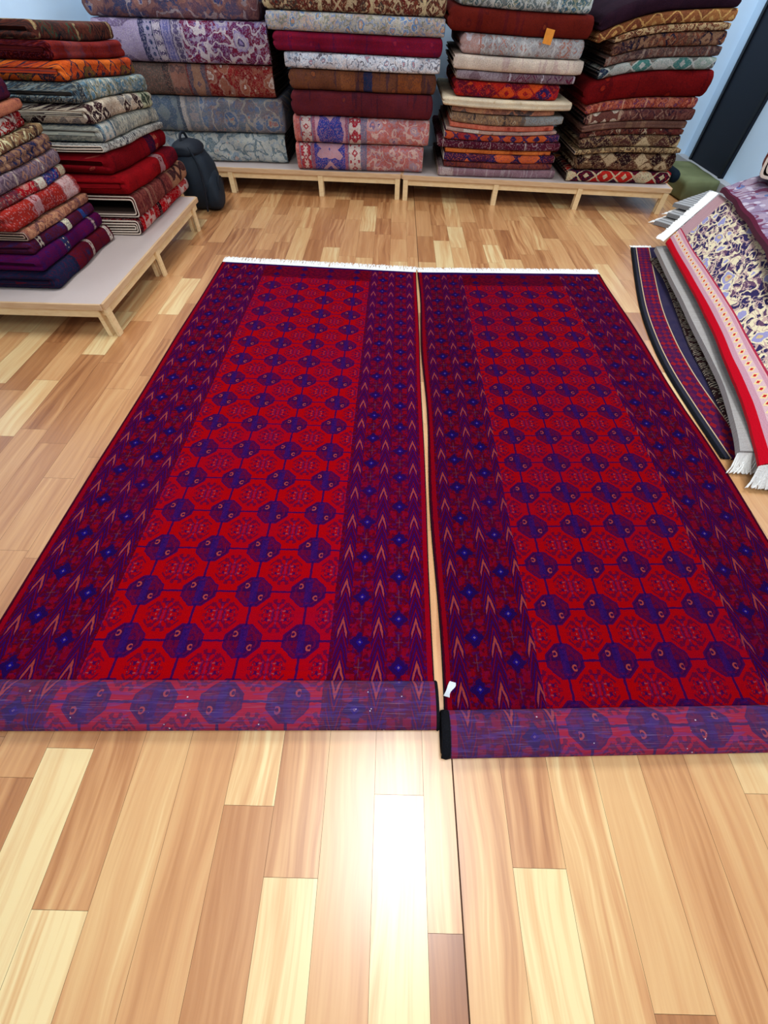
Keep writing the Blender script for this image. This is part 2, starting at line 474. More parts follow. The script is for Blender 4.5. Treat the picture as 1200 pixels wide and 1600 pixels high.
# ------------------------------------------------------------------ benches
def bench(x, y, rz, L, D, H, legs, label, group, front='y', skirt=.02):
    """local: front edge along +x at y=0, depth towards +y"""
    t = empty('display_bench', (x, y, 0), label, 'bench', group, rz)
    box('bench_top', 0, L, 0, D, H-.026, H, M_BOARD, t, .002)
    box('edge_strip', -.002, L+.002, -.016, -.0005, H-.034, H+.001, M_EDGE, t, .003)
    for xe in (-.014, L):
        box('edge_strip', xe, xe+.014, 0, D, H-.034, H+.001, M_EDGE, t, .003)
    r = box('rail', .02, L-.02, .006, .036, H-.082, H-.027, M_PINE, t, .002)
    box('rail', .02, L-.02, D-.05, D-.02, H-.082, H-.027, M_PINE, t, .002)
    for xe in (.0, L-.032): box('rail', xe, xe+.03, .04, D-.055, H-.082, H-.027, M_PINE, t, .002)
    for lx in legs:
        box('leg', lx-.024, lx+.024, -.0125, .0055, 0, H-.035, M_PINE, t, .002)
        box('leg', lx-.024, lx+.024, D-.018, D, 0, H-.03, M_PINE, t, .002)
        box('leg', lx-.024, lx+.024, .0365, .062, 0, H-.03, M_PINE, t, .002)
    return t
BH = .205
a = math.atan2(4.969-5.035, .063+1.658)
bench(-2.62, 5.035+.06-.0, a, 2.70, 1.12, BH, [.97, 1.89, 2.672], 'low pine bench along the back wall carrying the two leftmost carpet stacks', 'low pine display benches')
a2 = math.atan2(4.778-4.955, 2.646-.129)
bench(.105, 4.972, a2, 2.60, 1.12, BH, [.026, .93, 1.75, 2.572], 'low pine bench along the back wall carrying the thin kilim stack', 'low pine display benches')
bench(-1.72, 2.315, math.pi/2, 1.86, 1.22, BH, [.026, .85, 1.72], 'low pine bench with bare pale top strip along the left wall', 'low pine display benches')

# ------------------------------------------------------------------ two red carpets on the floor
def lerp(a, b, t): return a+(b-a)*t
def red_carpet(name, nl, nr, fl, fr, mat, matb, label, wav, rollr=.076, blk=True):
    """nl nr fl fr: near-left, near-right (front of the rolled end), far-left, far-right"""
    nl, nr, fl, fr = map(Vector, (nl, nr, fl, fr))
    t0 = .007
    A, B = rollr, .030
    path = []                                     # (distance from front line, z, v)
    n = 70; Lf = ((fl-nl).length+(fr-nr).length)/2
    for i in range(n+1):
        s = Lf - (Lf-A)*i/n; path.append((s, t0/2+.0005))
    for k in range(1, 64):
        th = -math.pi/2 - k*R_(10.5)
        q = 1-.115*(k*10.5/360)*1.6; zz = B*q
        path.append((A*1.0 + A*q*math.cos(th), t0/2+.0005+B + zz*math.sin(th) + (0 if k < 9 else 0)))
    # inner turns must sit above the flat sheet
    vv = [path[0][0]]
    for p, q in zip(path[:-1], path[1:]): vv.append(vv[-1]-math.hypot(q[0]-p[0], q[1]-p[1]))
    NX = 46; T, Bk, UT = [], [], []
    W = ((nr-nl).length+(fr-fl).length)/2
    nrm = []
    for i in range(len(path)):
        a_ = path[max(0, i-1)]; b_ = path[min(len(path)-1, i+1)]
        dy, dz = b_[0]-a_[0], b_[1]-a_[1]; h = math.hypot(dy, dz) or 1
        nrm.append((dz/h, -dy/h))                 # upper / pile side
    for i, (s, z) in enumerate(path):
        r1, r2, r3 = [], [], []
        for j in range(NX+1):
            u = j/NX
            near = nl.lerp(nr, u); far = fl.lerp(fr, u)
            dr = (far-near).normalized()
            flen = (far-near).length; ss = s*flen/Lf if s > A else s
            p = near + dr*ss
            wv = wav*.004*math.sin(s*5+u*2)*(1 if u in (0, 1) else .3)
            rp = .0022*mnoise.noise(Vector((u*7, s*2.4, wav)))*(1 if s > .3 else 0)
            up = .004*(mnoise.noise(Vector((u*6, 1.3, wav+i*.01))))*(1 if i > n else 0)
            for lst, sg in ((r1, 1), (r2, -1)):
                off = nrm[i]
                lst.append((p.x+wv + dr.x*off[0]*sg*t0/2, p.y + dr.y*off[0]*sg*t0/2, z + off[1]*sg*t0/2 + max(rp, 0) + (up if sg else 0)+.0))
            r3.append((u*W, vv[i]))
        T.append(r1); Bk.append(r2); UT.append(r3)
    s_ = Surf(); s_.grid(T, UT, 0); s_.grid(Bk, UT, 1, True)
    o = link(name, s_.mesh(name), [mat, matb]); tag(o, label, 'carpet')
    # black overcast selvages along both long sides, following the roll
    for side in (0, NX):
        sv = Surf(); ring = []
        for i in range(len(path)):
            p = Vector(T[i][side]).lerp(Vector(Bk[i][side]), .5); q = Vector(T[i][side])-Vector(Bk[i][side]); q.normalize()
            ax = Vector((1, 0, 0)) * (1 if side else -1)
            rr = .0036 if i <= n else .0062
            k = 0 if i <= n else min(1, (i-n)/8)
            c = p + ax*(.001 + k*.006*(1 if (side == 0) else 0.3))
            ring.append([tuple(c + q*rr*math.cos(a_) + ax*(rr+k*.010*(side == 0))*math.sin(a_)) for a_ in [j*math.pi/3 for j in range(7)]])
        sv.grid(ring, [[(i, j) for j in range(7)] for i in range(len(ring))], 0)
        tag(link('selvage', sv.mesh('selvage'), M_BLACK if blk == (side == 0) else M_WINE, o), 'black wool edge binding' if blk == (side == 0) else 'dark wine wool edge binding')
    return o, W
def fringe(pa, pb, ln, z, parent, n, mat=None, seed=1, slump=.0, zb=None, thick=.0022, gapat=None, spread=.35):
    """a row of separate cotton tassels from pa to pb, hanging out to the left of the direction pa->pb"""
    rnd = random.Random(seed); s_ = Surf(); pa, pb = Vector(pa), Vector(pb); d = (pb-pa); ax = d.normalized(); out = Vector((-ax.y, ax.x, 0)).normalized()
    for i in range(n):
        t = (i+rnd.uniform(-.3, .3))/(n-1)
        if gapat and abs(t-gapat) < .004: continue
        p = pa + d*t; L = ln*rnd.uniform(.78, 1.05); sk = rnd.uniform(-spread, spread)*ln
        w_ = rnd.uniform(.8, 1.6)*thick*1.4
        prev = None; pts = []
        for k in range(4):
            q = k/3; c = p + out*L*q + ax*(sk*q*q + rnd.uniform(-1, 1)*.002*k)
            c.z = lerp(p.z, (zb if zb is not None else p.z), q**.8) + thick*(1+.8*rnd.random())*(1 if k else .6)
            ww = w_*(1 - .45*q)
            pts.append([tuple(c-ax*ww-Vector((0, 0, thick*.8))), tuple(c+Vector((0, 0, thick*.6))), tuple(c+ax*ww-Vector((0, 0, thick*.8)))])
        s_.grid(pts, [[(0, 0)]*3]*4, 0)
    o = link('fringe', s_.mesh('fringe'), mat or M_CREAM, parent); tag(o, 'white cotton fringe')
    return o
WL = 1.56
MB1 = bokhara_mat('bokhara_pile', 1.56, 3.24); MB1b = bokhara_mat('bokhara_back', 1.56, 3.24, 1, True)
MB2 = bokhara_mat('bokhara_pile_dark', 1.44, 3.24, .8); MB2b = bokhara_mat('bokhara_back_dark', 1.44, 3.24, .95, True)
c1, W1 = red_carpet('red_carpet', (-1.375, .112, 0), (.182, .152, 0), (-1.342, 3.41, 0), (.203, 3.325, 0), MB1, MB1b,
    'deep red octagon carpet flat on the floor, left of the pair, near end rolled', .5, .076, False)
c2, W2 = red_carpet('red_carpet', (.214, .078, 0), (1.64, .134, 0), (.222, 3.325, 0), (1.675, 3.385, 0), MB2, MB2b,
    'darker red octagon carpet flat on the floor beside the carpet pile, right of the pair', 1.7, .068)
for nm in (c1, c2): nm['group'] = 'red octagon carpets laid side by side'
def endband(pa, pb, parent):                 # cotton web between pile and fringe
    pa, pb = Vector(pa), Vector(pb); ax = (pb-pa).normalized(); out = Vector((-ax.y, ax.x, 0))
    s_ = Surf(); P = [[tuple(pa+(pb-pa)*i/20+out*q+Vector((0, 0, z))) for q, z in ((0, 0), (0, .007), (.016, .006), (.018, 0))] for i in range(21)]
    s_.grid(P, [[(0, 0)]*4]*21); tag(link('end_web', s_.mesh('end_web'), M_CREAM, parent), 'white cotton web')
endband((-1.342, 3.411, .001), (.203, 3.326, .001), c1); endband((.222, 3.326, .001), (1.675, 3.386, .001), c2)
fringe((-1.345, 3.424, .003), (.203, 3.34, .003), .09, 0, c1, 560, seed=3, gapat=.553, spread=.2)
fringe((.222, 3.34, .003), (1.675, 3.40, .003), .075, 0, c2, 520, seed=4, spread=.2)
# white cloth label stitched to the left edge of the right carpet
bm = bmesh.new(); box_bm(bm, -.010, .010, -.026, .024, 0, .003, 0, .001)
bmesh.ops.subdivide_edges(bm, edges=[e for e in bm.edges if abs(e.verts[0].co.y-e.verts[1].co.y) > .03], cuts=5)
for v_ in bm.verts: v_.co.z += .010*math.sin((v_.co.y+.03)*50); v_.co.x += .006*math.sin(v_.co.y*70) + .25*v_.co.x*math.sin(v_.co.y*130)
me = bpy.data.meshes.new('care_label'); bm.to_mesh(me); bm.free()
o = link('care_label', me, simple('white_label', (205, 212, 218), .8), c2); o.location = (.236, .275, .012); o.rotation_euler.z = R_(-14)
tag(o, 'small white cloth label')

# ------------------------------------------------------------------ folded carpets
def clampv(x, a, b): return max(a, min(b, x))
def folded(kind, L, D, T, mat, seed, dz, selv=None, t=None, nlay=None, u_off=0., round_end=True, bulge=1.):
    """A folded carpet. local: front fold faces -y, length along x (0..L), depth to +y (0..D), height 0..T.
    kind 'open': nested folds whose edges show at the ends; 'closed': last fold also closes the near end."""
    rnd = random.Random(seed); NX = 30
    s_ = Surf(); sels = (Surf(), Surf())
    def place(x, y, z):
        nz = mnoise.noise(Vector((x*3.1, z*2+seed, y*2)))*.010*bulge
        ny = mnoise.noise(Vector((x*4.3+7, z*9, seed*1.3)))*.017*bulge
        return (x, y+ny, z + nz*(.15+.85*math.sin(math.pi*clampv(z/T, 0, 1))) + dz(x, y, z))
    if kind == 'open':
        t = t or clampv(T*.17, .009, .02)
        nl = nlay or max(2, int((T/2-.002)/(t+.0025)))
        for k in range(nl):
            o_ = k*(t+.0025)
            H = T-2*o_-.001
            if H < t*1.6: break
            Rz = H/2; Ry = min(Rz*.8, .07)
            prof = []
            back = D - rnd.uniform(0, .05)
            for i in range(4): prof.append((lerp(back, Ry+o_, i/4), o_, 0, -1))
            for i in range(13):
                th = math.pi*i/12; cs_, sn = math.sin(th), -math.cos(th)
                ex = .72
                prof.append((Ry+o_ - Ry*abs(cs_)**ex, T/2 + Rz*math.copysign(abs(sn)**ex, sn) if abs(sn) > 1e-6 else T/2, -cs_, sn))
            for i in range(1, 5): prof.append((lerp(Ry+o_, back, i/4), T-o_-.001, 0, 1))
            e0, e1 = rnd.uniform(-.006, .012)+k*.002, rnd.uniform(-.006, .012)+k*.002
            arc = 0; vs = [0]
            for p, q in zip(prof[:-1], prof[1:]): arc += math.hypot(q[0]-p[0], q[1]-p[1]); vs.append(arc)
            outr, inr, UVo = [], [], []
            for j in range(NX+1):
                x = lerp(e0, L-e1, j/NX)
                # slightly softened ends
                en = min(x-e0, L-e1-x); sh = .0 if en > .02 else (1-en/.02)*.004
                ro, ri, ru = [], [], []
                for (y, z, ny, nz_), v_ in zip(prof, vs):
                    ro.append(place(x, y-ny*sh, z-nz_*sh)); ri.append(place(x, y-ny*t, z-nz_*t)); ru.append((x+u_off, v_))
                outr.append(ro); inr.append(ri); UVo.append(ru)
            s_.grid(outr, UVo, 0, True)
            s_.grid(inr, UVo, 1)
            for j, sg in ((0, -1), (NX, 1)):
                w0 = [[outr[j][i], tuple(Vector(outr[j][i]).lerp(Vector(inr[j][i]), .5)+Vector((sg*.003, 0, 0))), inr[j][i]] for i in range(len(prof))]
                sels[sg > 0].grid(w0, [[(0, 0)]*3]*len(prof), 0, sg > 0)
            # back edge
            s_.grid([[outr[j][-1], inr[j][-1]] for j in range(NX+1)], [[(0, 0)]*2]*(NX+1), 0)
        o = link('folded_carpet', s_.mesh('folded_carpet'), [mat, M_BACKING])
        for sel in sels: link('selvage', sel.mesh('selvage'), selv or M_SELV, o)
        return o
    # closed
    r = min(T*.48, .06); xs = []
    for i in range(8): xs.append(r*(1-math.cos(math.pi/2*i/7)))
    for i in range(1, NX): xs.append(lerp(r, L-r*.5, i/NX))
    for i in range(5): xs.append(L-r*.5*(1-math.sin(math.pi/2*i/4)))
    G, U = [], []; ua = 0; px_ = None
    gr = rnd.uniform(.35, .6)
    for x in xs:
        if x < r: k = math.sqrt(max(0, 1-((r-x)/r)**2.3)); r_ = r
        elif x > L-r*.5: k = math.sqrt(max(0, 1-((x-(L-r*.5))/(r*.5))**2.3)); r_ = r*.5
        else: k = 1; r_ = r
        k = max(k, .04)
        H = T*(.45+.55*k) if T > .03 else T*k
        H = T*k if k > .5 else T*(k*.6+.2)
        Ry = min(H*.42, .06); ins = (1-k)*r_
        row, ru = [], []; arc = 0; last = None
        prof = []
        for i in range(4): prof.append((lerp(D-ins, Ry+ins, i/4), 0))
        for i in range(13):
            th = math.pi*i/12; sn = -math.cos(th); cs_ = math.sin(th)
            zz = math.copysign(abs(sn)**.72, sn)*H/2
            g_ = .010*math.exp(-((zz/T+.5-gr)/.05)**2)          # crease between the folded layers
            prof.append((Ry+ins - Ry*abs(cs_)**.72 + g_, zz+H/2))
        for i in range(1, 5): prof.append((lerp(Ry+ins, D-ins, i/4), H))
        prof.append((D-ins, 0))
        for y, z in prof:
            z += (T-H)/2
            if last is not None: arc += math.hypot(y-last[0], z-last[1])
            last = (y, z)
            xx = x + (.012*math.exp(-((z/T-gr)/.07)**2) if x < r*.6 else 0)
            row.append(place(xx, y, z)); ru.append((0, arc))
        mid = row[len(prof)//2]
        if px_ is not None: ua += (Vector(mid)-Vector(px_)).length
        px_ = mid
        U.append([(ua+u_off, a_[1]) for a_ in ru]); G.append(row)
    s_.grid(G, U, 0, True)
    n = len(G[0]); b0 = len(s_.v)
    for idx, row in ((0, G[0]), (1, G[-1])):
        base = idx*(len(G)-1)*n
        ring = [base+i for i in range(n)]
        # close with quads between bottom and top halves
        i0, i1 = 0, n-2
        while i1-i0 > 1:
            q = (ring[i0], ring[i0+1], ring[i1-1], ring[i1]) if i1-1 > i0+1 else None
            if q is None:
                s_.f.append((ring[i0], ring[i0+1], ring[i1])); s_.uv.append([(0, 0)]*3); s_.mi.append(0); break
            s_.quad(*q, [(u_off, .1), (u_off+.01, .1), (u_off+.01, .2), (u_off, .2)], 0); i0 += 1; i1 -= 1
    return link('folded_carpet', s_.mesh('folded_carpet'), [mat])
M_BACKING = simple('carpet_backing', (92, 74, 66), .95, .05, .3, 90, .3)

def stack(origin, rz, rugs, group, dz0, wav):
    """rugs: dict rows bottom to top; x0,x1 local extents"""
    for i, rg in enumerate(rugs):
        z0, z1, x0, x1, yf, D, kind, mk, label = rg[:9]
        opt = rg[9] if len(rg) > 9 else {}
        L = x1-x0; T = z1-z0-.002
        def dz(x, y, z, x0=x0, z0=z0): return wav(x+x0, z+z0-dz0)
        mat = carpet_mat('carpet_weave', *mk[:2], sc=mk[2], bands=[(b[0]-(x0 if rz == 0 else 0), b[1]-(x0 if rz == 0 else 0), *b[2:]) for b in (mk[3] if len(mk) > 3 else ())], seed=i*3.17+origin[0])
        o = folded(kind, L, D, T, mat, i+int(abs(origin[0])*10), dz, **opt)
        p = Matrix.Rotation(rz, 3, 'Z') @ Vector((x0, yf, 0))
        o.location = (origin[0]+p.x, origin[1]+p.y, z0); o.rotation_euler.z = rz
        tag(o, label, 'carpet', group)
        last = o
    return last

# --- back bench, stack 1 (big grey floral carpets, far left)
Y1, Y2, Y3, Y4 = 5.25, 5.10, 5.05, 4.99
def bx(py, Y, *bs): return [(X_at(b[0], py, Y), X_at(b[1], py, Y), *b[2:]) for b in bs]
s1 = [
 (.207, .435, -2.45, -1.075, .06, .98, 'open', ('floral', [(190, 192, 180), (208, 206, 192), (150, 168, 180), (196, 164, 150), (112, 130, 136), (204, 206, 196)], 1.0), 'pale grey-cream floral folded carpet, lowest of the widest back stack', {'selv': M_SELVD}),
 (.435, .675, -2.5, -1.04, .03, 1.0, 'closed', ('floral', [(112, 120, 128), (150, 146, 146), (92, 112, 142), (168, 112, 98), (164, 154, 140), (128, 112, 112)], .9, bx(175, Y1, (240, 297, (92, 106, 120), (126, 134, 134), (80, 90, 100)), (297, 303, (190, 178, 165), None), (303, 326, (120, 122, 126), (150, 138, 134), (160, 150, 140)))), 'slate grey floral folded carpet with a pale vertical stripe in the widest back stack'),
 (.675, .877, -2.55, -1.10, .02, 1.0, 'open', ('floral', [(140, 34, 36), (160, 120, 104), (150, 90, 70), (196, 178, 166), (120, 40, 36), (120, 28, 32)], 1.05, bx(120, Y1, (150, 272, (98, 84, 76), (160, 104, 84), (70, 62, 60)), (272, 298, (150, 104, 88), (104, 80, 76), (120, 96, 84)), (298, 330, (92, 84, 96), (160, 120, 96), (120, 60, 56)))), 'brown and brick red floral folded carpet in the widest back stack', {'selv': M_SELVD}),
 (.877, 1.12, -2.56, -1.09, .0, 1.0, 'open', ('floral', [(122, 36, 62), (150, 132, 176), (188, 176, 190), (76, 60, 104), (206, 192, 190), (104, 40, 84)], 1.0, bx(60, Y1, (150, 236, (116, 98, 124), (168, 150, 172), (60, 62, 90)), (236, 250, (50, 66, 98), (160, 150, 170), (40, 50, 80)), (250, 262, (196, 184, 188), (90, 80, 110), (170, 160, 170)), (262, 278, (110, 112, 168), (160, 152, 186), (70, 66, 110)), (278, 292, (192, 180, 186), (90, 80, 110), (170, 160, 170)))), 'purple and lavender floral folded carpet, second from the top of the widest back stack', {'selv': M_SELVD}),
 (1.12, 1.35, -2.6, -1.13, .02, 1.0, 'closed', ('floral', [(78, 84, 118), (132, 96, 100), (168, 120, 108), (58, 84, 142), (176, 160, 162), (124, 84, 88)], .8), 'blue and mauve floral folded carpet, topmost of the widest back stack'),
]
stack((0, Y1-.115, 0), 0, s1, 'folded carpets in the wide grey stack on the back bench', .205, lambda x, z: -.0*x)
# --- stack 2
salm = [(196, 112, 104), (206, 132, 122), (176, 150, 160), (116, 100, 140), (214, 178, 164), (188, 100, 94)]
def sb(py): return bx(py, Y2, (455, 472, (200, 100, 92), (214, 130, 116), (190, 90, 84)), (472, 490, (214, 198, 186), (168, 40, 54), (120, 116, 140)), (490, 545, (58, 66, 148), (196, 150, 160), (150, 84, 110)), (545, 566, (214, 198, 186), (168, 40, 54), (120, 116, 140)), (566, 574, (120, 112, 134), None))
s2 = [
 (.207, .406, -.95, .29, .0, 1.0, 'open', ('floral', salm, 1.3, sb(245)), 'salmon pink and blue floral folded carpet lying directly on the bench, lower of two alike', {'selv': M_SELV}),
 (.406, .591, -.945, .335, .0, 1.0, 'open', ('floral', salm, 1.3, sb(200)), 'salmon pink and blue floral folded carpet, upper of two alike below the maroon one', {'selv': M_SELV}),
 (.591, .751, -.945, .345, .0, 1.0, 'closed', ('plain', [(96, 36, 40), (88, 36, 50), (74, 34, 50), (120, 52, 40), (60, 30, 44), (104, 34, 38)], 1.), 'plain dull maroon folded carpet above the two salmon pink ones'),
 (.751, .877, -.94, .36, .01, 1.0, 'closed', ('plain', [(108, 64, 44), (96, 60, 56), (70, 46, 48), (142, 80, 48), (60, 44, 60), (120, 72, 44)], 1., bx(125, Y2, (575, 588, (38, 50, 84), None), (540, 562, (134, 80, 48), None), (625, 668, (140, 78, 42), (120, 70, 44), (90, 54, 44)))), 'rusty brown folded carpet with a navy stripe, right beneath the white one'),
 (.877, .971, -.94, .375, .0, 1.0, 'open', ('floral', [(236, 238, 242), (248, 248, 250), (176, 192, 208), (196, 150, 160), (120, 116, 124), (226, 216, 212)], 2.2), 'white floral folded carpet with fine grey outlines, between crimson and brown carpets', {'selv': M_SELVC}),
 (.971, 1.078, -1.03, .385, .0, 1.0, 'closed', ('plain', [(132, 20, 44), (150, 22, 48), (96, 24, 66), (150, 40, 60), (80, 26, 66), (108, 26, 50)], 1.2), 'crimson folded carpet between the white and the beige one'),
 (1.078, 1.182, -1.06, .39, .0, 1.0, 'open', ('floral', [(190, 184, 168), (206, 200, 186), (112, 144, 188), (204, 156, 126), (150, 146, 120), (200, 170, 148)], 1.9), 'beige and pale blue folded carpet with a blue left end', {'selv': simple('blue_edge', (24, 78, 150), .9)}),
 (1.182, 1.30, -1.08, .39, .01, 1.0, 'closed', ('tribal', [(96, 52, 40), (196, 172, 132), (74, 62, 56), (120, 60, 44), (206, 186, 140), (110, 40, 36)], .8), 'brown and beige medallion folded carpet, topmost of the stack with the salmon carpets'),
]
stack((0, Y2-.09, 0), 0, s2, 'folded carpets in the second stack on the back bench', .205, lambda x, z: -.008*math.sin((x+.4)*2)*min(1, z*1.5))
# --- stack 3 (thin kilims)
ORG = [(170, 40, 30), (222, 96, 40), (120, 30, 60), (48, 36, 84), (150, 24, 36), (90, 24, 44)]
s3 = [
 (.207, .273, .44, 1.59, .0, 1.0, 'open', ('plain', [(150, 116, 122), (160, 134, 136), (120, 90, 106), (120, 92, 100), (176, 156, 156), (138, 100, 108)], 1.2, [(.45, .60, (188, 168, 160), (160, 130, 130), (150, 120, 120))]), 'dusty mauve folded kilim lying on the bench at the foot of the thin kilims', {'selv': M_SELV}),
 (.273, .321, .485, 1.55, .01, 1.0, 'open', ('tribal', [(112, 52, 48), (136, 70, 56), (84, 44, 60), (150, 70, 50), (96, 50, 50), (120, 56, 56)], 1.4), 'reddish brown folded kilim with fine hatching, second from the bench', {'selv': M_SELVD}),
 (.321, .382, .475, 1.54, .0, 1.0, 'open', ('kilim', [(62, 32, 62), (52, 40, 92), (214, 100, 52), (150, 50, 44), (40, 34, 76), (74, 30, 54)], .55), 'navy and plum folded kilim with orange diamonds, beneath the thin orange one', {'selv': M_SELVC}),
 (.382, .414, .49, 1.50, .015, 1.0, 'closed', ('plain', [(212, 112, 50), (190, 84, 40), (160, 60, 40), (120, 50, 40), (180, 76, 40), (220, 124, 60)], 1.), 'thin bright orange folded kilim'),
 (.414, .472, .41, 1.57, .0, 1.0, 'closed', ('plain', [(84, 26, 44), (70, 30, 50), (180, 150, 150), (104, 34, 44), (190, 170, 160), (96, 30, 42)], 1.), 'dark maroon folded kilim with small white ticks, above the thin orange one'),
 (.472, .525, .465, 1.54, .0, 1.0, 'open', ('kilim', [(140, 36, 44), (216, 98, 44), (60, 38, 84), (150, 40, 44), (52, 40, 84), (196, 80, 44)], .6), 'orange and navy folded kilim beneath the pale pinkish one', {'selv': M_SELVC}),
 (.525, .555, .475, 1.50, .01, 1.0, 'open', ('plain', [(196, 176, 156), (206, 140, 132), (150, 120, 110), (120, 96, 90), (210, 200, 190), (190, 150, 136)], 1.4, [(.64, .78, (214, 204, 186), None)]), 'thin pale pinkish grey folded kilim that sags in the middle', {'selv': M_SELVC}),
 (.555, .589, .505, 1.46, .0, 1.0, 'closed', ('plain', [(204, 104, 78), (180, 76, 58), (170, 70, 56), (150, 60, 50), (190, 90, 70), (212, 122, 96)], 1.), 'thin salmon orange folded kilim that sags in the middle'),
 (.589, .651, .51, 1.52, .0, 1.0, 'open', ('tribal', [(132, 104, 84), (158, 124, 90), (96, 78, 72), (180, 160, 130), (70, 60, 60), (140, 108, 80)], 1.2, [(1.15, 1.6, (150, 156, 154), (120, 104, 92), (110, 100, 92))]), 'khaki brown folded kilim with small cream crosses, under the shaggy cream fleece', {'selv': M_SELV}),
 (.651, .688, .515, 1.43, .015, .98, 'open', ('kilim', [(170, 112, 92), (204, 150, 110), (96, 84, 84), (160, 110, 90), (190, 130, 100), (150, 100, 84)], .6), 'thin pinkish tan folded kilim with grey squares', {'selv': M_SELV}),
 (.690, .746, .42, 1.56, -.03, 1.0, 'closed', ('plain', [(238, 216, 178), (244, 228, 196), (230, 204, 160), (224, 196, 150), (240, 222, 190), (244, 226, 190)], 2.), 'shaggy cream folded fleece rug with uneven ends', {'bulge': 1.5}),
 (.748, .847, .51, 1.43, .01, .98, 'closed', ('kilim', [(196, 40, 30), (226, 84, 34), (108, 24, 60), (50, 34, 84), (160, 28, 36), (110, 26, 40)], .8), 'fiery orange-red folded kilim right above the cream fleece'),
 (.847, .902, .515, 1.535, .0, 1.0, 'open', ('tribal', [(136, 110, 116), (120, 96, 100), (88, 40, 70), (104, 36, 60), (200, 190, 196), (130, 112, 116)], 1.2, bx(117, Y3, (690, 790, (128, 106, 112), (160, 144, 148), (140, 116, 120)))), 'mauve folded kilim with white-striped maroon right part', {'selv': M_SELV}),
 (.902, .987, .485, 1.57, -.01, 1.0, 'open', ('plain', [(226, 208, 186), (232, 218, 200), (214, 190, 180), (216, 188, 176), (200, 170, 160), (224, 204, 180)], 1.2), 'smooth cream folded rug beneath the pale grey one', {'selv': M_SELVC}),
 (.987, 1.099, .52, 1.535, .0, 1.0, 'closed', ('tribal', [(178, 176, 172), (196, 196, 192), (170, 154, 148), (186, 126, 108), (212, 212, 208), (166, 168, 170)], 1.3, bx(70, Y3, (716, 755, (190, 150, 140), (206, 196, 200), (180, 120, 104)))), 'pale grey folded kilim with ribbed pattern, beneath the rust red one'),
 (1.099, 1.224, .40, 1.56, -.01, 1.0, 'closed', ('plain', [(98, 28, 22), (110, 34, 26), (80, 24, 26), (140, 60, 34), (88, 24, 30), (116, 34, 22)], .9), 'rust red folded carpet with an orange tag on its front'),
 (1.224, 1.33, .465, 1.51, .0, 1.0, 'closed', ('tribal', [(120, 128, 124), (196, 200, 190), (64, 104, 124), (150, 150, 120), (210, 212, 200), (84, 110, 110)], 1.3), 'teal, grey and cream striped folded carpet, topmost of the thin kilim stack'),
]
def w3(x, z):
    c = (x-1.0)/.55
    amp = .010 if z < .27 else .022*math.exp(-((z-.36)/.12)**2) + .006
    return amp*(c*c-.6)*min(1, z/.12) - .014*z*c
stack((0, Y3-.095, 0), 0, s3, 'folded kilims in the third stack on the back bench', .205, w3)
t_ = box('price_tag', -.034, .036, -.004, 0, -.045, .034, simple('orange_tag', (222, 140, 52), .8, .2, .2, 40), None, .001)
t_.location = (1.215, Y3-.121, 1.105); t_.rotation_euler = (R_(-4), R_(8), 0)
tag(t_, 'small orange paper tag hanging on the rust red folded carpet', 'tag')
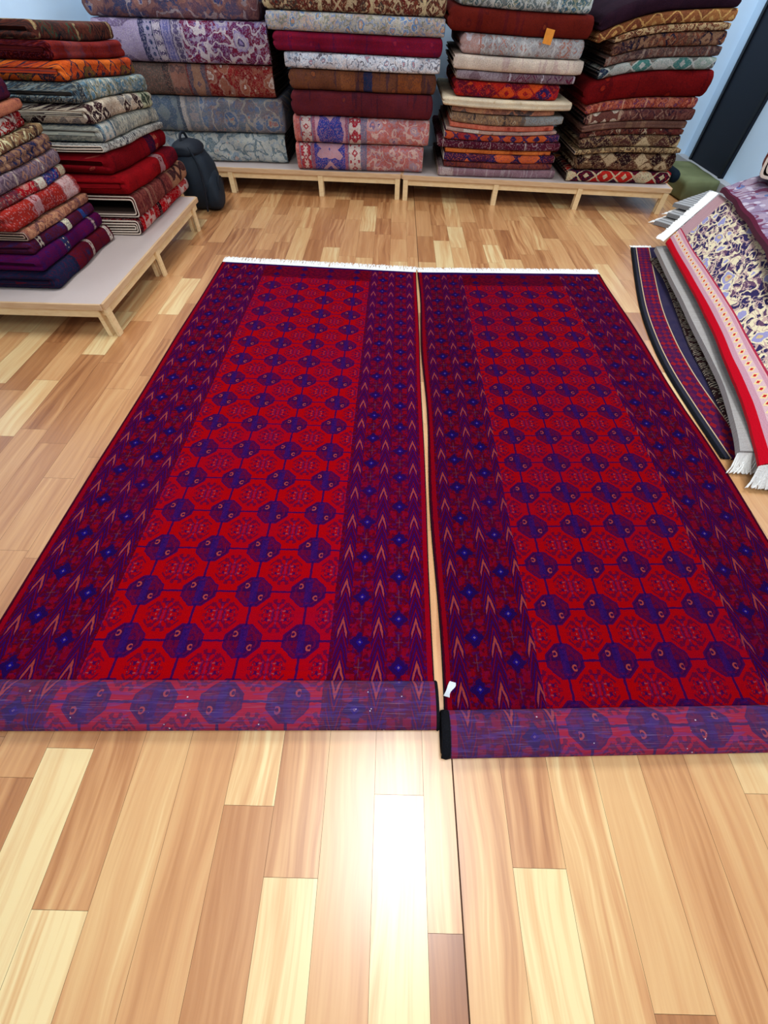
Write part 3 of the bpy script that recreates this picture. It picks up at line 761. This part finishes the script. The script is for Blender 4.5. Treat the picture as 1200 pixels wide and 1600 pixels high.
# --- stack 4
BR = [(58, 30, 28), (192, 166, 128), (44, 24, 26), (96, 58, 44), (112, 80, 56), (74, 38, 34)]
s4 = [
 (.207, .295, 1.69, 2.70, .0, 1.0, 'open', ('kilim', [(150, 26, 28), (190, 40, 30), (34, 26, 48), (232, 120, 40), (206, 190, 150), (60, 20, 40)], .7), 'red, orange and navy folded kilim at the foot of the brown stack', {'selv': M_SELVD}),
 (.295, .43, 1.73, 2.68, .01, 1.0, 'closed', ('kilim', BR, .9), 'dark brown folded kilim with cream stepped hooks, above the red and orange one'),
 (.43, .466, 1.69, 2.665, -.01, 1.0, 'open', ('tribal', [(140, 112, 78), (180, 150, 106), (84, 60, 46), (60, 40, 36), (170, 150, 110), (110, 84, 60)], 1.6), 'thin golden brown folded kilim in the brown stack', {'selv': M_SELV}),
 (.466, .549, 1.72, 2.63, .0, 1.0, 'closed', ('kilim', [(80, 46, 40), (196, 172, 130), (56, 32, 32), (92, 54, 46), (120, 88, 62), (70, 40, 40)], .75), 'brown folded kilim with large cream triangles, above the thin golden brown one'),
 (.549, .591, 1.71, 2.62, .01, 1.0, 'open', ('tribal', [(84, 36, 34), (110, 60, 46), (40, 24, 30), (180, 160, 130), (60, 32, 32), (96, 40, 36)], 1.2), 'dark reddish brown folded kilim with small black hooks', {'selv': M_SELVD}),
 (.591, .641, 1.70, 2.62, .0, 1.0, 'closed', ('plain', [(118, 84, 70), (134, 98, 80), (90, 60, 54), (104, 64, 54), (150, 116, 90), (110, 72, 62)], 1.), 'plain light brown folded carpet in the middle of the brown stack'),
 (.641, .717, 1.70, 2.64, -.005, 1.0, 'open', ('tribal', [(84, 44, 42), (112, 70, 60), (54, 34, 44), (150, 116, 96), (70, 36, 38), (96, 50, 46)], 1.0, bx(176, Y4, (918, 965, (206, 188, 164), (110, 64, 54), (180, 150, 124)))), 'brown folded carpet with white ovals on its left part', {'selv': M_BLACK}),
 (.717, .783, 1.68, 2.62, .0, 1.0, 'closed', ('tribal', [(160, 76, 54), (190, 110, 84), (120, 40, 40), (110, 60, 90), (200, 150, 120), (150, 60, 44)], 1.7), 'orange-brown folded kilim with fine teeth, right beneath the dark red carpet'),
 (.783, .938, 1.63, 2.66, -.01, 1.0, 'closed', ('plain', [(112, 14, 16), (124, 18, 16), (70, 12, 20), (150, 40, 24), (84, 10, 16), (96, 12, 14)], .8), 'thick plain dark red folded carpet in the brown stack'),
 (.938, 1.007, 1.70, 2.61, .0, 1.0, 'open', ('kilim', [(112, 104, 96), (150, 160, 146), (70, 120, 112), (40, 44, 72), (180, 180, 170), (120, 90, 76)], .8), 'grey folded kilim with teal and navy blocks, on top of the thick dark red carpet', {'selv': M_BLACK}),
 (1.007, 1.065, 1.72, 2.62, .01, 1.0, 'open', ('tribal', [(108, 82, 72), (134, 110, 96), (80, 60, 60), (120, 70, 56), (150, 130, 116), (96, 66, 60)], 1.3), 'grey-brown folded kilim above the one with teal blocks', {'selv': M_BLACK}),
 (1.065, 1.14, 1.74, 2.61, .0, 1.0, 'closed', ('tribal', [(104, 66, 52), (150, 112, 84), (40, 34, 50), (130, 70, 48), (110, 80, 60), (70, 42, 42)], .8), 'brown folded carpet with a navy lower half, beneath the gold lattice carpets'),
 (1.14, 1.181, 1.74, 2.60, -.005, 1.0, 'open', ('tribal', [(140, 90, 60), (200, 170, 124), (84, 50, 40), (110, 60, 44), (190, 160, 110), (120, 70, 50)], 1.7), 'thin tan folded kilim with a toothed cream edge', {'selv': M_SELV}),
 (1.181, 1.246, 1.60, 2.61, .0, 1.0, 'closed', ('kilim', [(140, 84, 50), (170, 112, 64), (120, 66, 44), (150, 92, 54), (210, 164, 96), (130, 76, 48)], .9), 'tan folded kilim with a golden lattice, beneath the dark purple carpet'),
 (1.246, 1.345, 1.59, 2.60, -.005, 1.0, 'closed', ('plain', [(44, 24, 36), (50, 28, 42), (34, 20, 34), (54, 30, 40), (40, 22, 34), (48, 24, 34)], .8), 'plain dark purple folded carpet, topmost of the brown stack'),
]
def w4(x, z):
    c = (x-2.15)/.5
    return (.006+.022*z)*c*min(1, z/.2) - .008*(c*c-.4)*min(1, z/.2) - .065*z*max(0, -c)**2
stack((0, Y4-.095, 0), 0, s4, 'folded carpets in the brown stack at the right end of the back bench', .205, w4)
# black roll sticking out at the foot of stack 4
s_ = Surf(); P, U = [], []
for i in range(13):
    r = .052*(1-(abs(i-6)/6)**6*.5)*(.3 if i in (0, 12) else 1)
    P.append([(2.765+r*math.cos(a_)*.9, 4.90+i*.03, BH+.052+r*math.sin(a_)) for a_ in [j*math.pi/9 for j in range(19)]]); U.append([(i, j) for j in range(19)])
# tag-end caps
s_.grid(P, U); o = link('rolled_cloth', s_.mesh('rolled_cloth'), simple('navy_cloth', (14, 26, 36), .9, .1, .3, 30, .5))
tag(o, 'dark navy rolled cloth wedged at the right foot of the brown carpet stack', 'cloth roll')
for k in (0, 12):
    bm = bmesh.new(); bm.from_mesh(o.data); bm.verts.ensure_lookup_table()
    bm.faces.new([bm.verts[k*19+j] for j in range(18)]); bm.to_mesh(o.data); bm.free()

# --- left bench, stack A (near) and B (far). local x runs away from the camera, fronts face the room
A_ = [
 (.207, .305, 0, .80, .02, .9, 'closed', ('plain', [(70, 14, 34), (90, 16, 28), (34, 28, 62), (40, 34, 70), (50, 16, 44), (104, 16, 24)], 1., [(.0, .30, (30, 34, 62), (70, 16, 40), (24, 26, 50)), (.50, .54, (196, 176, 160), (90, 20, 30), (84, 16, 30)), (.76, .80, (214, 196, 180), (110, 20, 30), (90, 16, 30))]), 'maroon and navy folded carpet with thin cream lines, lowest of the near left stack'),
 (.305, .388, 0, .78, .04, .9, 'closed', ('plain', [(86, 10, 56), (104, 12, 56), (44, 22, 92), (60, 20, 74), (52, 16, 70), (70, 14, 74)], 1., [(.30, .36, (188, 168, 150), (40, 50, 84), (50, 50, 80)), (.66, .70, (188, 160, 150), (60, 40, 70), (70, 40, 60))]), 'purple and crimson folded carpet with cream motifs, second lowest of the near left stack'),
 (.388, .445, .02, .77, .05, .9, 'closed', ('plain', [(76, 20, 44), (60, 24, 60), (30, 40, 96), (40, 44, 92), (60, 20, 40), (84, 26, 40)], 1., [(.10, .15, (210, 196, 170), (70, 20, 40), (60, 20, 40)), (.38, .44, (216, 208, 176), None), (.60, .64, (36, 64, 120), None)]), 'maroon folded carpet with cream patches and blue spots in the near left stack'),
 (.445, .497, .04, .78, .06, .9, 'open', ('tribal', [(168, 112, 88), (190, 134, 100), (110, 70, 70), (150, 90, 70), (120, 80, 80), (140, 90, 80)], 1.1), 'tan folded carpet under the glossy red one in the near left stack', {'selv': M_SELV}),
 (.497, .600, 0, .76, .07, .9, 'closed', ('plain', [(150, 34, 32), (176, 44, 30), (196, 150, 150), (204, 170, 166), (120, 40, 44), (160, 50, 40)], .7, [(.60, .76, (186, 136, 132), (206, 170, 164), (160, 96, 96)), (.28, .38, (196, 150, 150), (150, 70, 70), (160, 60, 60))]), 'brick red folded carpet with a dotted pink border, thickest of the near left stack'),
 (.600, .652, .0, .74, .085, .9, 'open', ('plain', [(120, 36, 50), (170, 30, 36), (190, 180, 160), (36, 66, 140), (70, 50, 70), (110, 80, 80)], 1., [(.48, .64, (28, 62, 138), (50, 60, 110), (30, 50, 110)), (.40, .47, (214, 206, 184), None), (.22, .38, (170, 26, 34), (200, 120, 110), (150, 30, 40)), (.66, .72, (206, 196, 160), None)]), 'thin red, white and blue folded kilim in the near left stack', {'selv': M_SELVD}),
 (.652, .722, 0, .73, .085, .9, 'open', ('tribal', [(96, 76, 90), (130, 108, 118), (150, 130, 130), (170, 120, 90), (196, 180, 160), (110, 86, 104)], 1.3), 'mauve grey folded kilim with a dark and white patterned edge band', {'selv': M_SELV}),
 (.722, .785, 0, .73, .09, .9, 'closed', ('tribal', [(120, 84, 72), (150, 110, 84), (40, 44, 76), (96, 70, 70), (170, 130, 100), (110, 76, 70)], 1.), 'brown folded kilim with navy diamonds in the near left stack'),
 (.785, .828, 0, .74, .10, .9, 'open', ('tribal', [(110, 72, 56), (150, 120, 84), (60, 44, 40), (206, 196, 150), (84, 60, 50), (130, 80, 60)], 1.), 'thin brown folded kilim with yellow-cream patches', {'selv': M_SELV}),
 (.828, .893, 0, .66, .135, .9, 'closed', ('tribal', [(176, 26, 30), (210, 196, 180), (120, 30, 36), (60, 30, 36), (196, 180, 160), (150, 24, 30)], .65), 'bright red folded kilim with cream horn motifs in the near left stack'),
 (.893, .935, 0, .68, .12, .9, 'open', ('plain', [(176, 104, 76), (190, 120, 84), (150, 84, 76), (120, 60, 60), (160, 96, 76), (180, 110, 84)], 1.), 'thin salmon orange folded kilim in the near left stack', {'selv': M_SELV}),
 (.935, 1.02, 0, .66, .13, .9, 'closed', ('plain', [(74, 24, 40), (90, 28, 40), (30, 28, 60), (110, 44, 44), (50, 20, 40), (60, 26, 50)], .9), 'dark plum folded carpet, topmost of the near left stack'),
]
stack((-2.02, 2.45, 0), math.pi/2, [r[:4]+(r[4]-.02,)+r[5:] for r in A_], 'folded carpets in the near left stack', .205, lambda x, z: .008*math.sin(x*4+z*6)*min(1, z*4))
GREY = [(150, 150, 138), (190, 186, 166), (110, 120, 120), (170, 170, 150), (214, 210, 190), (130, 136, 130)]
B_ = [
 (.207, .300, .0, 1.08, .0, 1.0, 'open', ('plain', [(180, 14, 22), (170, 18, 26), (206, 160, 150), (196, 30, 36), (150, 14, 24), (188, 16, 22)], 1., [(.86, 1.08, (214, 190, 180), (196, 60, 60), (196, 160, 150)), (.55, .62, (212, 170, 160), (170, 10, 20), (40, 20, 26)), (.38, .43, (26, 18, 24), None), (.10, .30, (184, 20, 26), (214, 170, 156), (206, 160, 150)), (0., .05, (60, 20, 26), None)]), 'bright red folded carpet with cream hooks, lowest of the far left stack', {'selv': M_SELVC, 't': .012, 'nlay': 3}),
 (.300, .425, .02, 1.05, -.03, 1.0, 'open', ('tribal', [(110, 44, 42), (136, 70, 60), (90, 30, 36), (124, 60, 52), (150, 104, 84), (104, 50, 46)], 1.6, [(.66, 1.05, (172, 124, 92), (54, 36, 36), (150, 104, 80)), (.50, .54, (60, 26, 30), None), (.22, .25, (160, 112, 92), None)]), 'brownish red folded carpet with a spotted tan end and a wide open fold', {'selv': M_SELVC, 't': .011, 'nlay': 2}),
 (.425, .53, .0, 1.0, -.02, 1.0, 'closed', ('plain', [(140, 12, 20), (156, 16, 22), (96, 10, 24), (120, 30, 36), (110, 10, 20), (150, 14, 20)], .9, [(.64, .74, (170, 130, 130), (90, 20, 30), (110, 16, 26)), (.78, 1.1, (96, 14, 26), (80, 14, 30), (100, 12, 24))]), 'scarlet folded carpet with a whitish patch in the far left stack'),
 (.53, .643, .0, 1.0, .03, 1.0, 'closed', ('plain', [(120, 10, 18), (134, 14, 22), (90, 10, 26), (150, 60, 50), (96, 10, 20), (126, 12, 20)], .9, [(.66, .78, (40, 16, 48), (60, 14, 40), (44, 14, 40)), (.78, .84, (150, 20, 28), (190, 120, 90), (130, 16, 26))]), 'deep red folded carpet with a navy band near its far end'),
 (.643, .686, .0, .98, .02, 1.0, 'open', ('tribal', [(176, 170, 158), (206, 204, 190), (40, 44, 60), (150, 150, 140), (190, 186, 170), (120, 120, 120)], 2.2), 'thin grey folded kilim edged with navy and white zigzag', {'selv': M_SELVC}),
 (.686, .772, .04, 1.0, .03, 1.0, 'closed', ('tribal', GREY, 1.9, [(.04, .22, (120, 150, 160), (206, 204, 190), (60, 80, 100))]), 'silvery grey folded carpet with small cream flecks in the far left stack'),
 (.772, .860, .02, .98, .03, 1.0, 'closed', ('kilim', [(150, 144, 136), (206, 186, 160), (44, 28, 36), (196, 176, 150), (220, 206, 180), (60, 36, 40)], 1.2, [(.78, .96, (200, 206, 166), (60, 76, 60), (190, 196, 160))]), 'black and cream folded kilim with a pale green square end'),
 (.860, .945, .0, .98, .04, 1.0, 'closed', ('floral', [(160, 158, 134), (200, 196, 170), (96, 140, 160), (206, 204, 190), (110, 110, 80), (84, 110, 124)], 1.8, [(-.1, .10, (60, 66, 70), (110, 120, 120), (50, 50, 60))]), 'olive cream and teal folded carpet beneath the orange one'),
 (.945, 1.025, .0, .94, .07, 1.0, 'closed', ('kilim', [(206, 84, 30), (226, 110, 40), (160, 50, 30), (110, 90, 50), (50, 44, 60), (190, 70, 34)], .8), 'orange folded kilim with olive and blue marks in the far left stack'),
 (1.025, 1.10, .0, .95, .10, 1.0, 'closed', ('plain', [(130, 36, 30), (150, 50, 36), (96, 50, 70), (170, 70, 44), (110, 24, 26), (120, 30, 26)], .7, [(.2, .4, (110, 60, 70), (140, 60, 56), (120, 50, 56)), (-.1, .05, (60, 6, 12), None)]), 'rust red folded carpet with a dull violet band in the far left stack'),
 (1.10, 1.175, .0, .95, .14, 1.0, 'closed', ('tribal', [(64, 44, 40), (96, 50, 40), (26, 28, 34), (60, 84, 64), (180, 156, 110), (110, 60, 44)], .75), 'dark brown, green and tan folded kilim, topmost of the far left stack'),
]
stack((-1.835, 3.31, 0), math.pi/2, B_, 'folded carpets in the far left stack', .205, lambda x, z: (.030-.062*x)*min(1, z*2.4) + .006*math.sin(x*5+z*9)*min(1, z*4))

# ------------------------------------------------------------------ backpack between the benches
def backpack():
    t = empty('backpack', (-1.82, 4.63, 0), 'dark navy soft backpack on the floor between the left bench and the back bench', 'bag')
    M = simple('navy_nylon', (14, 28, 40), .7, .35, .25, 18, .35); M2 = simple('navy_nylon_dark', (10, 19, 30), .7, .3, .2, 18, .3)
    def blob(name, cx, cy, cz, rx, ry, rz, e, mat, sag=.0, seed=0, par=t):
        s_ = Surf(); P = []; n, k = 20, 28
        for i in range(n+1):
            ph = -math.pi/2+math.pi*i/n; row = []
            for j in range(k+1):
                th = 2*math.pi*j/k
                sp = lambda v: math.copysign(abs(v)**e, v)
                x, y, z = sp(math.cos(ph))*sp(math.cos(th)), sp(math.cos(ph))*sp(math.sin(th)), sp(math.sin(ph))
                w_ = 1 - sag*max(0, z)**1.3
                nz = mnoise.noise(Vector((x*1.6+seed, y*1.6, z*2)))*.09
                row.append((cx+rx*x*w_*(1+nz), cy+ry*y*w_*(1+nz), max(.001, cz+rz*z*(1+nz*.4))))
            P.append(row)
        s_.grid(P, [[(0, 0)]*(k+1)]*(n+1), 0, True)
        return link(name, s_.mesh(name), mat, par)
    blob('main_compartment', 0, 0, .235, .17, .20, .235, .72, M, .22, 1)
    fp = blob('front_pocket', .12, -.03, .15, .085, .14, .145, .6, M, .25, 4)
    zp = Surf(); zr = []
    for i in range(15):
        a_ = math.pi*i/14
        zr.append([(.206+.004*dx_, -.03+.075*math.cos(a_), .17+.075*math.sin(a_)+dz_) for dx_, dz_ in ((-1, -.006), (1, -.006), (1, .006), (-1, .006), (-1, -.006))])
    zp.grid(zr, [[(0, 0)]*5]*15); link('zip', zp.mesh('zip'), M2, fp)
    blob('top_flap', -.02, 0, .43, .13, .16, .06, .75, M2, .2, 7)
    def tube(name, pts, r, flat=1.):
        P = curve_pts(pts, 18); ring = []
        for i, p in enumerate(P):
            d = (P[min(i+1, 18)]-P[max(i-1, 0)]).normalized(); a_ = d.cross(Vector((1, .2, 0))).normalized(); b_ = d.cross(a_)
            ring.append([tuple(p+a_*r*math.cos(t_)+b_*r*flat*math.sin(t_)) for t_ in [j*math.pi/5 for j in range(11)]])
        q = Surf(); q.grid(ring, [[(0, 0)]*11]*19); return link(name, q.mesh(name), M2, t)
    tube('carry_handle', [(-.05, -.06, .47), (-.04, -.03, .525), (-.03, .03, .525), (-.02, .06, .47)], .011)
    tube('shoulder_strap', [(.03, -.12, .45), (.10, -.19, .36), (.11, -.22, .2), (.08, -.21, .03)], .018, .5)
backpack()

# ------------------------------------------------------------------ right-hand pile of spread carpets
def sheet(name, left, right, mat, th=.009, nu=34, nv=22, prof=None, wob=.006, seed=0, back=M_BACKING):
    """spread carpet between its left and right edge lines (both from the far to the near end)"""
    Lc, Rc = curve_pts(left, nu), curve_pts(right, nu)
    T, Bm, U = [], [], []; s = 0
    for i in range(nu+1):
        if i: s += ((Lc[i]-Lc[i-1]).length+(Rc[i]-Rc[i-1]).length)/2
        r, b, u_ = [], [], []; wd = (Rc[i]-Lc[i]).length
        for j in range(nv+1):
            q = j/nv; p = Lc[i].lerp(Rc[i], q)
            p.z = lerp(Lc[i].z, Rc[i].z, prof(q) if prof else q) + wob*mnoise.noise(Vector((i*.23, j*.3, seed)))
            r.append((p.x, p.y, p.z+th)); b.append((p.x, p.y, p.z)); u_.append((s, q*wd))
        T.append(r); Bm.append(b); U.append(u_)
    s_ = Surf(); s_.grid(T, U, 0); s_.grid(Bm, U, 1, True)
    ring = [(i, 0) for i in range(nu+1)]+[(nu, j) for j in range(1, nv+1)]+[(i, nv) for i in range(nu-1, -1, -1)]+[(0, j) for j in range(nv-1, -1, -1)]
    s_.grid([[Bm[i][j], T[i][j]] for i, j in ring], [[U[i][j], U[i][j]] for i, j in ring], 2 if len(mat) > 1 else 0)
    o = link(name, s_.mesh(name), [mat[0], back] + list(mat[1:]))
    return o, T
def pile_mat(name, fn, seed=0.):
    g = Graph(name); s, q = g.uv(); c = fn(g, s, q)
    fz = g.noise(g.vec(s, q, seed), 260, 1)
    c = g.mix(1., c, g.ramp(fz, [(.7, .7, .7, 1), (1, 1, 1, 1)], 'LINEAR', [.3, .6]), 'MULTIPLY')
    g.bump(fz, .4, .004)
    return g.out(c, .95, 0, .05)
def kelim_fn(g, s, q):
    c = lin((54, 22, 62))
    h = g.white(g.vec((s/.05).floor(), (q/.04).floor(), 1.))
    t = s.tri(.05)+q.tri(.04)
    f = g.mix(t.lt(1.), g.ramp(h, [lin((120, 24, 44)), lin((96, 24, 60)), lin((140, 24, 36))]), lin((70, 22, 70)))
    c = g.mix(q.gt(.035)*q.lt(.15), lin((46, 46, 58)), f)
    c = g.mix(q.gt(.15), c, g.mix(g.noise(g.vec(s, q, 0.), 14, 1), lin((40, 36, 72)), lin((64, 56, 76))))
    c = g.mix((q-.035).abs().lt(.0035).max((q-.15).abs().lt(.0035)), c, lin((206, 176, 140)))
    c = g.mix((s-2.62).gt(0.), c, lin((90, 40, 48)))
    return g.mix(q.lt(.008), c, lin((30, 30, 34)))
def dark_fn(g, s, q):
    a = (s.cell(.09).abs()*2.0 + q.cell(.08).abs()).cell(.036).abs()
    c = g.mix(a.lt(.008), lin((36, 26, 30)), lin((176, 160, 140)))
    return g.mix(g.noise(g.vec(s, q, 0.), 30, 1).gt(.55), c, lin((60, 36, 36)))
def grey_fn(g, s, q):
    rib = g.noise(g.vec(s*60, q*2, 0.), 2., 2)
    return g.mix(rib, lin((138, 134, 130)), lin((196, 190, 184)))
def floral_fn(g, s, q):
    wx = g.noise(g.vec(s, q, 1.), 12, 2); wy = g.noise(g.vec(s, q, 6.), 12, 2)
    P = g.vec(s+(wx-.5)*.09, q+(wy-.5)*.09, 1.)
    navy = lin((52, 44, 84))
    c = g.mix(g.noise(g.vec(s, q, 4.), 6, 1).gt(.55)*.6, navy, lin((120, 84, 100)))
    c = g.mix((g.noise(P, 11, 1)-.5).abs().lt(.05), c, lin((226, 212, 174)))
    c = g.mix((g.noise(P, 22, 1)-.5).abs().lt(.035), c, lin((190, 160, 150)))
    d = g.vor(P, 6.5)
    for r, k in ((.36, (226, 212, 176)), (.31, (150, 146, 186)), (.2, (202, 176, 130)), (.11, (196, 130, 100)), (.05, (230, 214, 190))):
        c = g.mix(d.lt(r), c, lin(k))
    # plain mauve guard at the far end
    c = g.mix(s.lt(.16), c, g.mix(g.noise(g.vec(s*20, q, 0.), 3, 1), lin((168, 132, 138)), lin((190, 150, 150))))
    # border: red edge, pink band with motifs, red line
    m1 = s.cell(.06).abs(); m2 = (q-.09).abs()
    pk = g.mix(m2.lt(.026), lin((196, 146, 158)), lin((214, 178, 178)))
    pk = g.mix((m1+m2).lt(.024)*q.gt(.05), pk, lin((230, 206, 150)))
    pk = g.mix((m1+m2).lt(.012), pk, lin((196, 40, 46)))
    c = g.mix(q.lt(.145), c, pk)
    c = g.mix((q-.145).abs().lt(.006), c, lin((170, 44, 70)))
    c = g.mix((q-.137).abs().lt(.003), c, lin((214, 160, 160)))
    return g.mix(q.lt(.036), c, lin((190, 8, 30)))
def lav_fn(g, s, q):
    c = g.mix(g.noise(g.vec(s, q, 0.), 7, 3).gt(.5), lin((168, 148, 164)), lin((146, 126, 150)))
    c = g.mix(g.vor(g.vec(s, q, 2.), 10.).lt(.3), c, lin((196, 184, 196)))
    d = g.vor(g.vec(s*1.2, q, 6.), 5.); c = g.mix(d.lt(.22), c, lin((96, 118, 166))); c = g.mix(d.lt(.08), c, lin((210, 210, 220)))
    c = g.mix((g.noise(g.vec(s, q*.5, 4.), 7, 1)-.5).abs().lt(.02), c, lin((120, 66, 92)))
    return g.mix(q.lt(.03), c, lin((90, 30, 50)))
MK, MD, MG, MF, ML = (pile_mat(n, f) for n, f in (('kelim_weave', kelim_fn), ('dark_weave', dark_fn), ('grey_weave', grey_fn), ('floral_pile', floral_fn), ('lavender_pile', lav_fn)))
gp = 'carpets spread in the pile by the right wall'
def zz(z, *pts): return [(x, y, z) for x, y in pts]
o, T = sheet('spread_carpet', zz(.001, (2.12, 3.92), (1.96, 3.38), (1.82, 2.87), (1.74, 2.46), (1.70, 2.12), (1.69, 1.8), (1.69, 1.38)),
    zz(.001, (3.1, 3.98), (3.0, 3.4), (2.9, 2.9), (2.8, 2.5), (2.7, 2.1), (2.7, 1.8), (2.7, 1.38)), [MK], wob=.0)
tag(o, 'red and navy kilim with thin cream lines, lowest of the right pile', 'carpet', gp)
sv_ = Surf(); sv_.grid([[tuple(Vector(T[i][0])+Vector((-.012+.016*a_, 0, -.006+b_))) for a_, b_ in ((0, 0), (.3, .009), (.8, .009), (1, 0))] for i in range(len(T))], [[(0, 0)]*4]*len(T))
tag(link('selvage', sv_.mesh('selvage'), M_BLACK, o), 'dark edge binding')
fringe((2.12, 3.93, .004), (2.3, 3.94, .004), .04, 0, o, 40, seed=7)
o, T = sheet('spread_carpet', zz(.018, (2.17, 3.66), (2.14, 3.3), (2.05, 2.87), (1.94, 2.38), (1.89, 2.04), (1.84, 1.74), (1.80, 1.45)),
    zz(.05, (3.1, 3.8), (3.05, 3.4), (3.0, 2.9), (2.9, 2.4), (2.8, 2.0), (2.8, 1.75), (2.75, 1.45)), [MD], wob=.0)
tag(o, 'black-brown carpet with cream hooks between the kilim and the ash grey one', 'carpet', gp)
o, T = sheet('spread_carpet', zz(.07, (2.19, 3.70), (2.11, 3.27), (2.03, 2.81), (1.96, 2.45), (1.90, 2.09), (1.84, 1.81), (1.74, 1.49), (1.68, 1.34)),
    zz(.11, (3.1, 3.8), (3.05, 3.3), (3.0, 2.8), (2.9, 2.4), (2.8, 2.1), (2.8, 1.8), (2.7, 1.5), (2.7, 1.34)), [MG], th=.03, wob=.002)
tag(o, 'thick ash grey flatweave right under the red-edged floral carpet', 'carpet', gp)
fringe((1.93, 1.335, .085), (1.685, 1.34, .085), .065, 0, o, 110, seed=9, zb=.01, spread=.7, thick=.004)
o, T = sheet('spread_carpet', [(2.23, 3.66, .135), (2.14, 3.18, .14), (2.07, 2.79, .14), (1.99, 2.38, .14), (1.88, 1.94, .14), (1.83, 1.71, .135), (1.78, 1.49, .12), (1.71, 1.24, .10)],
    [(2.66, 4.00, .36), (2.63, 3.6, .37), (2.55, 3.15, .37), (2.46, 2.7, .37), (2.42, 2.2, .37), (2.4, 1.9, .37), (2.4, 1.6, .37), (2.4, 1.2, .36)], [MF, simple('red_edge', (180, 8, 28), .9)], th=.014, nu=50, nv=26,
    prof=lambda q: q**.85, wob=.005, seed=3)
tag(o, 'navy floral carpet with cream scrolls and bright red edge draped over the right pile', 'carpet', gp)
fringe((2.215, 3.668, .15), (2.66, 4.01, .372), .07, 0, o, 260, seed=11, spread=.3, thick=.004)
fringe((2.4, 1.2, .36), (1.71, 1.235, .11), .06, 0, o, 260, seed=12, spread=.5, thick=.004, zb=.02)
o, T = sheet('spread_carpet', [(2.64, 3.98, .392), (2.60, 3.70, .395), (2.49, 3.22, .39), (2.31, 2.66, .385), (2.20, 2.36, .36), (2.16, 1.9, .34), (2.14, 1.3, .34)],
    [(3.43, 4.42, .44), (3.44, 3.9, .45), (3.44, 3.3, .47), (3.44, 2.7, .48), (3.44, 2.3, .48), (3.44, 1.9, .48), (3.44, 1.3, .48)], [ML, simple('plum_edge', (84, 34, 54), .9)], th=.028, nu=44, prof=lambda q: math.sin(q*math.pi/2), wob=.022, seed=5)
tag(o, 'pale lavender floral carpet lying rumpled on top of the right pile', 'carpet', gp)
# folded carpets inside the pile that carry the spread ones
for i, (x0, x1, y0, y1, z0, z1, lab) in enumerate([
    (2.78, 3.40, 1.5, 4.0, .155, .31, 'mauve folded carpet deep inside the right pile'),
    (2.95, 3.40, 3.4, 4.3, .315, .40, 'small mauve folded carpet under the far end of the lavender one')]):
    o = folded('closed', y1-y0, x1-x0, z1-z0, ML, 30+i, lambda x, y, z: 0)
    o.location = (x0, y1, z0); o.rotation_euler.z = -math.pi/2; tag(o, lab, 'carpet', gp)
mr = carpet_mat('carpet_weave', 'tribal', [(110, 30, 36), (150, 70, 60), (90, 24, 40), (180, 150, 130), (200, 190, 170), (120, 36, 40)], 1.2, (), 3.)
o = folded('open', .5, .34, .22, mr, 41, lambda x, y, z: 0, selv=M_SELVC, t=.022, nlay=3)
o.rotation_euler.z = R_(-126); o.location = (3.10, 4.34, .50)
tag(o, 'dark red folded carpet with a cream edge on the pile by the right wall', 'carpet', gp)

# grey fringed carpets lying flat behind the pile
mg2 = pile_mat('ash_weave', lambda g, s, q: g.mix(q.cell(.07).abs().lt(.014), g.mix(g.noise(g.vec(s*3, q*30, 0.), 3, 2), lin((166, 164, 162)), lin((206, 204, 202))), lin((140, 138, 136))))
gl = 'grey fringed carpets behind the right pile'
for k, (xa, ya, z, lab) in enumerate([(2.53, 4.50, .001, 'grey striped carpet flat on the floor by the bench corner, lowest of three'),
        (2.66, 4.58, .045, 'grey striped carpet between two alike beside the bench corner'),
        (2.74, 4.70, .09, 'grey carpet on top of the two striped ones beside the olive bundle')]):
    dx, dy = .34, -.36
    o, T = sheet('flat_carpet', [(xa, ya, z), (xa+.33, ya-.33, z)], [(xa+.55, ya+.42, z), (xa+.78, ya+.15, z)], [mg2], th=.03, nu=12, nv=12, wob=.004, seed=k)
    tag(o, lab, 'carpet', gl)
    if k < 2: fringe((xa+.0, ya, z+.02), (xa+.30, ya+.23, z+.02), .05, 0, o, 60, seed=20+k, spread=.5, thick=.003, zb=z+.005)
# olive bundle at the foot of the door
mo = simple('olive_felt', (112, 118, 84), .95, .05, .45, 5, .3)
o = folded('closed', .80, .36, .17, mo, 51, lambda x, y, z: 0, bulge=2.)
o.location = (3.03, 5.98, .002); o.rotation_euler.z = -math.pi/2
tag(o, 'olive green folded felt bundle on the floor below the dark door', 'felt bundle')
